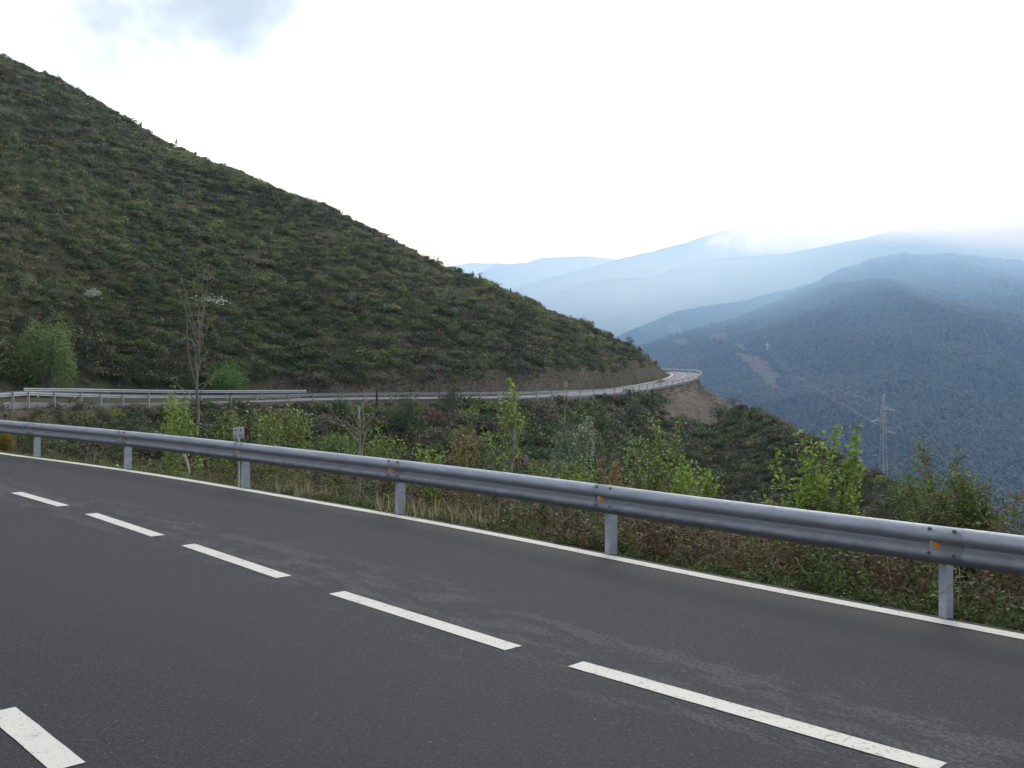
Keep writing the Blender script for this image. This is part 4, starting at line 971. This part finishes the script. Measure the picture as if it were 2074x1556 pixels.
make_plant('thorn_bush', 'straggling green thorn bush topping the brambles at the right edge', 'bush', 1940, 11.0,
           [(1938, 906), (1925, 918), (1905, 942), (1890, 950), (1915, 962), (1945, 962), (1962, 975), (1990, 972), (1880, 975), (2010, 985), (1870, 965), (1900, 985), (2030, 1000), (2050, 998), (1960, 1000), (1930, 1000), (2015, 1020), (1985, 1020), (1860, 1000), (1905, 1020)], [(.10, .18, .035), (.07, .13, .03), (.13, .20, .04), (.16, .08, .04)], .018, 108, .022, 120, nside=12, side=.38, jd=.35, cl=.05)
make_plant('thorn_bush', 'small green twiggy bush just right of the pylon foot', 'bush', 1835, 12.5, [(1810, 955), (1824, 952), (1846, 955), (1836, 975), (1818, 985), (1858, 990)], [(.10, .18, .035), (.07, .13, .03)], .018, 109, .016, 60, jd=.2)
make_plant('thorn_bush', 'rusty brown and green twiggy bush at the right edge above the rail end', 'bush', 2060, 9.5, [(2074, 992), (2050, 1010), (2030, 1035), (2080, 1020), (2062, 1040), (2045, 1060)], [(.10, .16, .035), (.16, .09, .05)], .016, 110, .014, 70, jd=.2)
for q, (px, Y, tips, lb, lc) in enumerate([
    (600, 27, [(588, 812), (600, 832), (612, 820), (578, 840), (622, 842), (565, 850), (630, 860), (596, 858)], 'yellow-green sapling under the right end of the short distant guardrail', YG2 + YG[:1]),
    (545, 29, [(520, 822), (532, 838), (548, 816), (560, 830), (540, 855), (512, 850)], 'yellow-green sapling above the small white marker plate, first to its right', YG2 + YG[:1]),
    (368, 33, [(358, 795), (366, 790), (378, 806), (350, 812), (372, 820), (388, 832), (360, 835)], 'bright small sapling at the foot of the tall bare tree', YG),
    (780, 18, [(768, 858), (778, 868), (795, 880), (758, 882), (810, 895), (742, 895), (786, 900), (820, 905)], 'leafy bright sapling left of centre just above the rail', YG2 + YG[:2]),
    (690, 20, [(660, 880), (672, 872), (690, 884), (705, 878), (648, 892), (715, 895)], 'broad bright green sapling crown touching the rail, left of the pale forked one', [(.12, .20, .04), (.16, .24, .05)]),
    (935, 17, [(930, 866), (944, 872), (958, 880), (918, 895), (968, 905), (940, 900)], 'reddish-leaved sapling between the centre rail posts', [(.22, .20, .06), (.20, .11, .05), (.17, .22, .05)]),
    (870, 16.5, [(842, 898), (855, 905), (872, 912), (888, 920), (902, 922), (860, 918)], 'low yellow-green sprig lying along the rail top, left of the reddish-leaved sapling', YG),
    (1175, 15, [(1150, 928), (1162, 922), (1185, 925), (1195, 935), (1205, 950), (1170, 950), (1190, 962), (1140, 935)], 'loose yellow-green sapling right of the slender young tree, just above the rail', YG2 + YG),
    (1230, 15.3, [(1222, 918), (1240, 922), (1215, 935), (1248, 940), (1262, 948)], 'reddish and green sprig above the rail between two yellow-green saplings', [(.22, .12, .06), (.18, .22, .05)]),
    (470, 25, [(455, 832), (468, 826), (480, 840), (440, 848), (492, 850)], 'small green sapling directly behind the marker plate', YG2),
    (1210, 60, [(1198, 812), (1208, 806), (1218, 815), (1225, 822)], 'small round dark green sapling below the far guardrail, right of centre', [(.07, .11, .03)]),
    (1090, 14.5, [(1080, 930), (1098, 935), (1115, 942), (1070, 940)], 'low leafy sprig at the foot of the slender young tree', YG2)]):
    make_plant('sapling', lb, 'sapling', px, Y, tips, lc, .028 * max(Y, 16) / 18, 120 + q, .02 * Y / 16, 48 * 18 / Y, side=.28, jd=.25, cl=.05 * Y / 18)
# the tall sparse tree in front of the far road
make_plant('sparse_tree', 'tall half-bare tree with twin stems and yellow-green tips in front of the far guardrail', 'tree', 399, 88,
           [(360, 560), (364, 585), (410, 540), (428, 536), (402, 548), (400, 600), (438, 630), (348, 672), (430, 700), (425, 770), (335, 770), (436, 760)],
           [(.16, .17, .05), (.20, .22, .06), (.14, .14, .06)], .12, 130, .17, 4.5, side=.2, trunk_to=.42, trunk_tip=(402, 690), jd=.8, cl=.25, leafstart=.72, bark=bark_mat('tree_bark', (.16, .135, .10), (.28, .25, .19)), nside=4)
make_plant('bare_tree', 'thin leafless tree just behind the far guardrail, left of a small round green tree', 'tree', 890, 113, [(868, 735), (878, 730), (890, 722), (900, 735), (912, 742), (860, 750), (905, 755)], [(.12, .10, .07)], .08, 131, .09, .6, side=.3, trunk_to=.4, trunk_tip=(890, 770), jd=.6)
make_plant('bare_sapling', 'pair of thin pale bare stems above the pale blue-green shrub', 'sapling', 1146, 60, [(1143, 800), (1151, 806), (1147, 815)], [(.14, .13, .09)], .04, 132, .04, 1, bark=M_BARKP)

def _col(px, y0, y1, n=500):
    Y = np.linspace(y0, y1, n); x = (px - CX) / F * Y; z = height(x, Y); return Y, HY - F * (z - HC) / Y, z
def Yat(px, py):
    """depth at which the hillside shows at this height of the photograph"""
    Y, q, z = _col(px, float(Zi_(px)) + .5, float(Yc_(px)) + 4); k = np.where(q <= py)[0]
    return float(Y[k[0]]) if len(k) else float(Y[np.argmin(q)])
def Ysky(px):
    Y, q, z = _col(px, float(Zi_(px)) + .2, float(Yc_(px)) + 25); return float(Y[np.argmin(q)]), float(q.min())
def bush(name, label, cat, px, ytop, ybot, wpx, Y, col, seed, T=900, ts=None, base_at=None, lobes=12, group=None, up=-.15, conifer=False, loc_z=None):
    """one rounded crown of leaf clumps; returns its object (with stems where they show)"""
    r = np.random.default_rng(seed); x0 = (px - CX) / F * Y; z0 = hz(x0, Y) if loc_z is None else loc_z
    ztop = HC - (ytop - HY) / F * Y; H = max(ztop - z0, .3) / 1.02; R = wpx / 2 * Y / F / .98
    ts = ts or .018 * H + .05
    root = empty(name, (x0, Y, z0))
    if conifer:
        n = T; t_ = r.random(n) ** .75; a = r.uniform(0, 2 * np.pi, n); lay = .75 + .25 * np.sin(t_ * 26 + r.normal(size=n) * .4); rad = R * (1 - t_) * lay * np.sqrt(r.uniform(.35, 1, n)) + .02
        P = np.stack([np.cos(a) * rad, np.sin(a) * rad, .06 * H + t_ * H * .98], 1); nr = np.stack([np.cos(a), np.sin(a), np.full(n, .5)], 1) + rvec(n, r) * .6; nr /= np.linalg.norm(nr, axis=1)[:, None]
        v, f = tris_at(P, nr, ts * r.uniform(.6, 1.3, n), r); c = np.tile(col, (n, 1)) * r.uniform(.7, 1.3, n)[:, None]
    else:
        v, f, c = shrub_cloud(np.zeros(1), np.zeros(1), np.zeros(1), np.array([R]), np.array([H]), np.array([col]), T, ts, r, lobes=lobes, jit=.7, up=up)
    np_mesh('crown', v, f, M_LEAF, root, colors=c)
    mb = MB()
    for _ in range(1 if conifer else 5):
        q = Vector((r.normal() * R * .35, r.normal() * R * .3, H * .7)) if not conifer else Vector((0, 0, H * .8)); mb.tube([Vector((0, 0, -.2)), q * .5 + Vector(r.normal(size=3) * .03 * H), q], [.03 * H + .01, .018 * H, .008 * H], 5)
    mb.build('trunk', M_BARK, root); tag(root, label, cat, group); return root
bush('willow_tree', 'large pale grey-green round tree at the left, behind the short guardrail', 'tree', 96, 612, 772, 134, 93.5, (.19, .28, .08), 201, 9000, .11, lobes=26)
bush('green_bush', 'fresh bright green bush behind the short guardrail, right of the tall half-bare tree', 'bush', 466, 714, 790, 112, 113.5, (.12, .27, .045), 202, 3800, .10, lobes=16)
bush('green_bush', 'dull mid-green bush behind the short guardrail, left of the tall half-bare tree', 'bush', 372, 738, 790, 70, 110, (.06, .10, .03), 203, 1700, .10)
bush('green_bush', 'dark olive bush behind the short guardrail beside the pale round tree', 'bush', 205, 722, 790, 78, 105, (.055, .065, .03), 204, 1900, .10)
bush('green_bush', 'low dark green bush in the middle behind the short guardrail', 'bush', 288, 752, 790, 70, 107, (.045, .075, .025), 205, 1500, .10)
bush('brown_bush', 'brownish leafless bush between two green ones behind the short guardrail', 'bush', 250, 735, 790, 60, 109, (.085, .065, .045), 206, 1300, .10)
bush('gorse_bush', 'small orange-yellow gorse at the left end of the short guardrail', 'gorse', 40, 757, 782, 26, 92, (.30, .20, .02), 207, 500, .06)
bush('gorse_bush', 'orange-yellow gorse beside the near verge at the left edge', 'gorse', 8, 868, 905, 44, 25.5, (.24, .17, .03), 208, 5200, .018, lobes=20)
bush('round_tree', 'small dense green tree on the bank in front of the far guardrail, left of centre', 'tree', 690, 797, 830, 50, 104, (.06, .115, .028), 209, 1300, .08)
bush('round_tree', 'wide feathery green tree covering the far guardrail left of centre', 'tree', 826, 778, 850, 84, 104, (.055, .095, .028), 210, 2400, .08, lobes=18)
bush('round_tree', 'small round green tree with a visible trunk at the far guardrail near the centre', 'tree', 916, 758, 800, 36, 112, (.055, .10, .028), 211, 800, .08)
bush('conifer', 'small dark pointed conifer poking above the far guardrail left of centre', 'conifer', 763, 792, 825, 17, 106, (.025, .045, .018), 212, 500, .07, conifer=True)
bush('dark_bush', 'dark bush at the bank top under the far guardrail, left of the upright bush', 'bush', 1283, 783, 830, 40, 140, (.045, .065, .03), 213, 1000, .09)
bush('dark_bush', 'dark upright bush beside the bare earth bank under the spur road', 'bush', 1322, 792, 850, 26, 140, (.04, .06, .028), 214, 700, .09, conifer=True)
bush('dark_bush', 'round green bush on the edge below the bare earth bank, against the blue mountain', 'bush', 1455, 812, 850, 40, 185, (.05, .08, .03), 215, 800, .11)
bush('pale_bush', 'pale grey twiggy bush on the spur skyline right of the road tip', 'bush', 1486, 800, 830, 36, 188, (.13, .13, .09), 216, 600, .09)
Yb_ = Yat(425, 622)
make_plant('blossom_bush', 'white blossoming bush of loose sprays on the hillside behind the tall half-bare tree', 'bush', 425, Yb_, [(388, 606), (398, 602), (408, 604), (420, 600), (432, 601), (444, 603), (455, 607), (462, 610), (412, 610), (438, 610), (428, 606), (450, 612), (395, 611)], [(.80, .80, .68), (.62, .64, .50), (.40, .42, .28)], .12, 217, .08, 13, side=.3, jd=.8, cl=.22, leafstart=.45, crown_name='blossom')
bush('blossom_bush', 'pale blossoming bush on the hillside above the pale round tree', 'bush', 188, 580, 610, 46, Yat(188, 610), (.46, .50, .36), 218, 420, .11)
bush('blossom_bush', 'tiny white blossoming bush high on the hillside', 'bush', 325, 332, 358, 18, Yat(325, 358), (.30, .32, .24), 219, 160, .11)
bush('blossom_bush', 'pale blossoming bush near the hill skyline, left of the far blue ridge', 'bush', 902, 548, 566, 26, Yat(902, 566), (.26, .26, .21), 220, 260, .11)
bush('grey_bush', 'pale grey-green tall bush in the middle of the hillside', 'bush', 322, 422, 460, 44, Yat(322, 460), (.13, .14, .08), 221, 500, .12)
SKYT = [(93, 153, 175, 16, 'dark bush on the hill skyline nearest the left edge', 0), (116, 161, 182, 20, 'wider dark bush on the skyline, second from the left edge', 0), (285, 238, 260, 8, 'tiny grey bush on the skyline above the upper hillside', 0),
        (357, 275, 296, 15, 'dark pointed bush on the upper skyline, left of the pale gravelly stretch', 1), (395, 300, 312, 12, 'small dark skyline bush just right of the pointed one', 0), (545, 362, 374, 12, 'small bush on the skyline halfway up', 0),
        (928, 543, 556, 26, 'flat-topped dark tree on the skyline at the left end of the blue ridges', 0), (958, 556, 576, 14, 'dark pointed tree on the skyline against the blue ridge', 1), (972, 560, 580, 10, 'thin dark skyline tree beside the pointed one', 1),
        (996, 572, 588, 6, 'tiny upright skyline tree against the blue ridge', 1), (1034, 588, 604, 10, 'small dark upright tree lower on the skyline', 1), (1062, 600, 614, 14, 'small dark bush lower on the skyline', 0), (1090, 612, 624, 12, 'small dark bush on the lower skyline right of two others', 0),
        (1277, 687, 715, 26, 'round dark tree behind the white marker post near the spur', 0), (1296, 702, 718, 14, 'small dark tree right of the round one near the spur', 0), (1313, 714, 726, 8, 'dark bush on the skyline just above the cut bank', 1), (1326, 726, 738, 11, 'last dark bush on the skyline above the road tip', 0)]
for q, (px, yt_, yb_, w_, lb, cf) in enumerate(SKYT):
    Yk, q0 = Ysky(px); hh_ = (yb_ - yt_) * .95
    bush('skyline_tree' if cf else 'skyline_bush', lb, 'tree' if cf else 'bush', px, q0 - hh_, q0, w_, Yk, (.035, .048, .024), 300 + q, 260, .11, conifer=bool(cf), lobes=8)
for q, (px, tips, lb) in enumerate([(880, [(872, 508), (880, 505), (890, 515)], 'thin bare tree on the skyline left of the blue ridges'), (888, [(884, 516), (890, 512), (895, 520)], 'second thin bare tree on the skyline left of the blue ridges'),
                                    (866, [(860, 508), (868, 514)], 'leaning bare tree on the skyline, leftmost of three'), (975, [(968, 558), (975, 553), (980, 562)], 'spindly bare tree on the skyline against the blue ridge')]):
    Yk, q0 = Ysky(px); tips = [(a, q0 + 4 - (535 - b) * 1.1 if px < 900 else q0 - (576 - b)) for a, b in tips]
    make_plant('bare_tree', lb, 'tree', px, Yk, tips, [(.08, .07, .05)], .10, 330 + q, .05, .9, side=.4, nside=5, jd=.3)

# rock outcrops on the skyline
def rock(px, ytop, wpx, Y, label, seed):
    Y, q0 = Ysky(px); ytop = q0 - 5
    r = random.Random(seed); x0 = (px - CX) / F * Y; z0 = hz(x0, Y); H = max(HC - (ytop - HY) / F * Y - z0, .5); R = wpx / 2 * Y / F
    me = bpy.data.meshes.new('rock'); import bmesh
    bm = bmesh.new(); bmesh.ops.create_icosphere(bm, subdivisions=3, radius=1)
    for v_ in bm.verts:
        c = v_.co; k = 1 + .22 * math.sin(c.x * 3.1 + seed) * math.cos(c.y * 4.3 + seed * 2) + .12 * math.sin(c.z * 7 + c.x * 5 + seed) + r.uniform(-.05, .05)
        v_.co = Vector((c.x * R * k, c.y * R * k, c.z * H * k))
    bm.to_mesh(me); bm.free(); me.materials.append(M_ROCK); o = bpy.data.objects.new('rock', me); COL.objects.link(o); o.location = (x0, Y, z0); tag(o, label, 'rock')
rock(642, 404, 22, float(Yc_(642)), 'low grey rock outcrop on the hill skyline, upper one', 3)
rock(672, 421, 18, float(Yc_(672)), 'small grey rock outcrop on the skyline just below the upper one', 4)
rock(650, 412, 10, float(Yc_(650)) - 1, 'narrow grey rock between the two skyline outcrops', 5)

# ------------------------------------------------------------------ signs, markers, litter
def board(root, c, w, h, th=.006, yaw=0.0, mat=M_PLATE, name='plate'):
    mb = MB(); u = Vector((math.cos(yaw), math.sin(yaw), 0)); nrm = Vector((math.sin(yaw), -math.cos(yaw), 0)); mb.box(c, u * w / 2, nrm * th / 2, Vector((0, 0, h / 2))); return mb.build(name, mat, root)
sx = G(483, 991); sx = (sx[0] - .22, sx[1] + .28, 0); sz = hz(sx[0], sx[1]); mk = empty('marker_sign', (sx[0], sx[1], sz)); k_ = sx[1] / F
zt_ = HC - (866.5 - HY) * k_ - sz; zb_ = HC - (887 - HY) * k_ - sz; wp = 22.0 * k_; x_c = (483.5 - CX) * k_ - sx[0]
mb = MB(); mb.box((x_c, .012, (zt_ + .02) / 2 - .1), (.012, 0, 0), (0, .009, 0), (0, 0, (zt_ + .02) / 2 + .1)); mb.build('stake', M_PLATE, mk)
tilt = .10
pl = MB(); hgt_ = zt_ - zb_ + .02; cz = (zt_ + zb_) / 2
U = Vector((math.cos(tilt), 0, math.sin(tilt))); Vv = Vector((-math.sin(tilt) * .4, 0, 1)).normalized(); C0 = Vector((x_c, 0, cz))
def tp(u, v): return C0 + U * (u * wp) + Vv * (v * hgt_) + Vector((0, -.006, 0))
pl.box(C0, U * wp / 2, Vector((0, .003, 0)), Vv * hgt_ / 2); plo = pl.build('plate', M_PLATE, mk)
sy = MB()
def poly2(pts): sy.add([tp(*p) for p in pts], [list(range(len(pts)))])
poly2([(-.36, .19), (-.16, .19), (-.19, .25), (-.16, .31), (-.36, .31), (-.33, .25)]); poly2([(.14, .12), (.34, .12), (.26, .22), (.19, .36), (.15, .40)])
def bar(u0, v0, u1, v1): poly2([(u0, v0), (u1, v0), (u1, v1), (u0, v1)])
W_ = .045
def digit(ch, u, v, w=.15, h=.30):
    segs = {'0': 'abcdef', '1': 'bc', '5': 'afgcd'}[ch]
    for s_ in segs:
        {'a': lambda: bar(u, v + h - W_, u + w, v + h), 'g': lambda: bar(u, v + h / 2 - W_ / 2, u + w, v + h / 2 + W_ / 2), 'd': lambda: bar(u, v, u + w, v + W_), 'f': lambda: bar(u, v + h / 2, u + W_, v + h - W_ - .002),
         'e': lambda: bar(u, v + W_ + .002, u + W_, v + h / 2 - .002), 'b': lambda: bar(u + w - W_, v + h / 2 + W_ / 2 + .002, u + w, v + h - W_ - .002), 'c': lambda: bar(u + w - W_, v + W_ + .002, u + w, v + h / 2 - W_ / 2 - .002)}[s_]()
digit('0', -.40, -.42, .14); digit('1', -.24, -.42, .10); digit('5', .04, -.42, .18); digit('0', .27, -.42, .17)
sy.build('lettering', M_BLACK, plo); tag(mk, 'small tilted white marker plate with black symbols on a stake behind the near rail', 'marker sign')

def post_sign(name, px, ytop, ybot, Y, label, cat, head=True):
    x0 = (px - CX) / F * Y; zb = hz(x0, Y); root = empty(name, (x0, Y, zb)); zt2 = HC - (ytop - HY) / F * Y - zb
    mb = MB(); mb.tube([(0, 0, -.2), (0, 0, zt2)], .05 if head else .10, 8); mb.build('pole', M_FARG if head else M_PLATE, root)
    if head: board(root, Vector((0, -.07, zt2 - .25)), .52, .5, .02, name='plate'); mb = MB(); mb.box((0, -.085, zt2 - .25), (.20, 0, 0), (0, .003, 0), (0, 0, .12)); mb.build('symbol', M_RED, root)
    tag(root, label, cat)
post_sign('road_sign', 1146, 775, 790, 147, 'tiny pale road sign with faded red mark on a pole beside the far road', 'road sign')
post_sign('marker_post', 1272, 697, 712, float(Yc_(1272)) - 4, 'thin white post in front of the round dark tree near the spur', 'marker post', False)
mb = MB(); Yq, qs = Ysky(762); xq = (762 - CX) / F * Yq; zq = hz(xq, Yq); tq = empty('survey_tripod', (xq, Yq, zq)); zt2 = HC - (qs - 9 - HY) / F * Yq - zq
for a in (0, 2.1, 4.2): mb.tube([(math.cos(a) * .3, math.sin(a) * .3, -.1), (0, 0, zt2 * .75)], .04, 5)
mb.tube([(0, 0, zt2 * .7), (0, 0, zt2)], .04, 5); mb.build('legs', M_BARK, tq); tag(tq, 'tiny spindly tripod post on the hill skyline', 'post')
# crumpled plastic bag and split wood
import bmesh
x0, y0 = -7.82, 20.35; me = bpy.data.meshes.new('plastic_bag'); bm = bmesh.new(); bmesh.ops.create_icosphere(bm, subdivisions=4, radius=1)
for v_ in bm.verts:
    c = v_.co.copy(); k = 1 + .25 * math.sin(c.x * 5 + c.y * 3) + .16 * math.sin(c.z * 9 + c.x * 7) + .08 * math.sin(c.y * 17 + c.z * 13)
    v_.co = Vector((c.x * .12 * k, c.y * .09 * k, max(c.z, -.3) * .085 * k))
    if c.x > .6: v_.co.x += (c.x - .6) * .22; v_.co.z -= (c.x - .6) * .06
bm.to_mesh(me); bm.free(); me.materials.append(M_BAG); o = bpy.data.objects.new('plastic_bag', me); COL.objects.link(o)
gb = G(236, 925.5); o.scale = (1.35, 1.35, 1.35); o.location = (gb[0] - .2, gb[1] + .45, hz(gb[0] - .2, gb[1] + .45) + .14); tag(o, 'crumpled white plastic bag lying in the verge grass at the left', 'bag')
gs = G(384, 962); xs_, ys_ = gs[0] - .35, gs[1] + .55; zs_ = hz(xs_, ys_); mb = MB()
k_ = ys_ / F; T1 = lambda px, py: Vector(((px - CX) * k_ - xs_, 0, HC - (py - HY) * k_ - zs_))
mb.tube([T1(384, 958), T1(380, 940), T1(376, 926), T1(373, 914)], [.022, .026, .020, .006], 6); mb.tube([T1(379, 938), T1(373, 925), T1(368, 917)], [.016, .014, .004], 5)
sp = mb.build('broken_branch', M_WOODP); sp.location = (xs_, ys_, zs_); tag(sp, 'pale splintered forked branch stuck upright in the verge behind the rail', 'branch')

# ------------------------------------------------------------------ pylons and wires
def pylon(px, Y, ytop, ybase_z, scale, label, yaw=.35):
    x0 = (px - CX) / F * Y; root = empty('pylon', (x0, Y, ybase_z), yaw); zt2 = HC - (ytop - HY) / F * Y - ybase_z; f = lambda y_: HC - (y_ - HY) / F * Y - ybase_z
    def half(z): return np.interp(z, [0, zt2 * .62, zt2 * .88, zt2], [1.0, .46, .36, .05]) * scale
    mb = MB(); lv = list(np.linspace(0, zt2 * .97, 17))
    for sx_ in (-1, 1):
        for sy_ in (-1, 1): mb.tube([(sx_ * half(z), sy_ * half(z), z) for z in lv + [zt2]], .052 * scale, 4)
    for i in range(len(lv) - 1):
        a, b = lv[i], lv[i + 1]; ha, hb2 = half(a), half(b)
        for (ux, uy), (vx, vy) in (((-1, -1), (1, -1)), ((-1, 1), (1, 1)), ((-1, -1), (-1, 1)), ((1, -1), (1, 1))):
            if i % 2: (ux, uy), (vx, vy) = (vx, vy), (ux, uy)
            mb.tube([(ux * ha, uy * ha, a), (vx * hb2, vy * hb2, b)], .028 * scale, 3)
    mb.build('tower', M_PYL, root)
    tips = []
    for (fr, sgn, L) in ((.862, 1, 2.3), (.765, -1, 2.9), (.665, 1, 2.5)):
        z = zt2 * fr; m2 = MB(); h = half(z); tip = Vector((sgn * (h + L * scale), 0, z))
        for sy_ in (-1, 1):
            m2.tube([(sgn * h, sy_ * h, z), tip], .05 * scale, 4); m2.tube([(sgn * h, sy_ * h, z + .7 * scale), tip], .04 * scale, 4)
        arm = m2.build('cross_arm', M_PYL, root); m3 = MB()
        m3.tube([tip + Vector((0, 0, -.02)), tip + Vector((.0, -.9 * scale, -.35 * scale))], .10 * scale, 6); m3.tube([tip + Vector((0, 0, -.02)), tip + Vector((.0, .9 * scale, -.35 * scale))], .10 * scale, 6)
        m3.build('insulator', M_PLATE, arm); tips.append(Vector((x0, Y, ybase_z)) + Vector((tip.x * math.cos(yaw), tip.x * math.sin(yaw), tip.z - .35 * scale)))
    tag(root, label, 'pylon'); return tips
Yp_ = 250.0; xb = (1788 - CX) / F * Yp_; zb = hz(xb, Yp_)
t1 = pylon(1789, Yp_, 797, zb - .5, 1.0, 'slender steel lattice power pylon standing beyond the spur at the right')
def mtn_hit(px, py):
    j = np.argmin(np.abs(mc - px)); k = np.where(MPY[:, j] <= py)[0]; k = k[0] if len(k) else 5; return MX[k, j], MY[k, j], MZ[k, j]
hx, hy, hz_ = mtn_hit(1555, 716)
t2 = pylon(1554, hy, 694, hz_ - 3, 3.0, 'tiny far pylon with pale insulators on the forested mountain slope', .9)
for k in range(3):
    a, b = t1[k], t2[k]; pts = [a.lerp(b, i / 40) - Vector((0, 0, 9 * 4 * (i / 40) * (1 - i / 40))) for i in range(41)]
    mb = MB(); mb.tube([p - a for p in pts], [.03 + .09 * i / 40 for i in range(41)], 4); o = mb.build('power_line', M_WIRE); o.location = a
    tag(o, 'thin power line sagging from the %s cross arm of the near pylon across the valley' % ['topmost', 'left-hand', 'lowest'][k], 'power line', 'power lines across the valley')

# ------------------------------------------------------------------ low cloud clinging to the high ridges
def cloud(px0, px1, py0, py1, D, depth, dens, seed, label, thr=.50, colr=(1, 1, 1, 1)):
    x0, x1 = (px0 - CX) / F * D, (px1 - CX) / F * D; z0, z1 = HC - (py1 - HY) / F * D, HC - (py0 - HY) / F * D
    c = Vector(((x0 + x1) / 2, D, (z0 + z1) / 2)); m = MB(); m.box((0, 0, 0), (1, 0, 0), (0, 1, 0), (0, 0, 1))
    mt = bpy.data.materials.new('cloud_vapour'); mt.use_nodes = True; t = mt.node_tree; t.nodes.clear()
    o = m.build('cloud', mt); o.location = c; o.scale = ((x1 - x0) / 2, depth / 2, (z1 - z0) / 2)
    v = N(t, 'ShaderNodeVolumeScatter'); ou = N(t, 'ShaderNodeOutputMaterial'); t.links.new(v.outputs[0], ou.inputs['Volume'])
    v.inputs['Color'].default_value = colr; v.inputs['Anisotropy'].default_value = 0.78
    tc_ = N(t, 'ShaderNodeTexCoord'); ln = N(t, 'ShaderNodeVectorMath', operation='LENGTH'); t.links.new(tc_.outputs['Object'], ln.inputs[0])
    g = N(t, 'ShaderNodeNewGeometry'); n1 = noise_n(t, 1 / 190., 7, .66, g.outputs['Position'])
    fall = ramp01(t, ln.outputs['Value'], 1.0, 0.1)
    d = math_n(t, 'MULTIPLY', ramp01(t, math_n(t, 'ADD', n1, math_n(t, 'MULTIPLY', fall, 0.30)), thr + .12, thr + .40), fall)
    t.links.new(math_n(t, 'MULTIPLY', d, dens), v.inputs['Density'])
    tag(o, label, 'cloud', kind='stuff'); return o
cloud(1520, 2900, 390, 525, 5700, 1000, .0085, 1, 'low white cloud bank hiding the ridge tops at the right', .20)
cloud(1330, 1900, 415, 545, 8000, 900, .009, 2, 'thin wisps of white mist drifting across the far ridge', .37)
cloud(300, 3200, 380, 820, 5700, 1500, .0012, 3, 'broad pale mist lying between the near mountain and the ridges behind it', .0, (.62, .82, 1, 1))
cloud(300, 3600, 330, 760, 2900, 2600, .00048, 4, 'faint blue mist hanging before the brow of the near mountain', .0, (.38, .66, 1, 1))
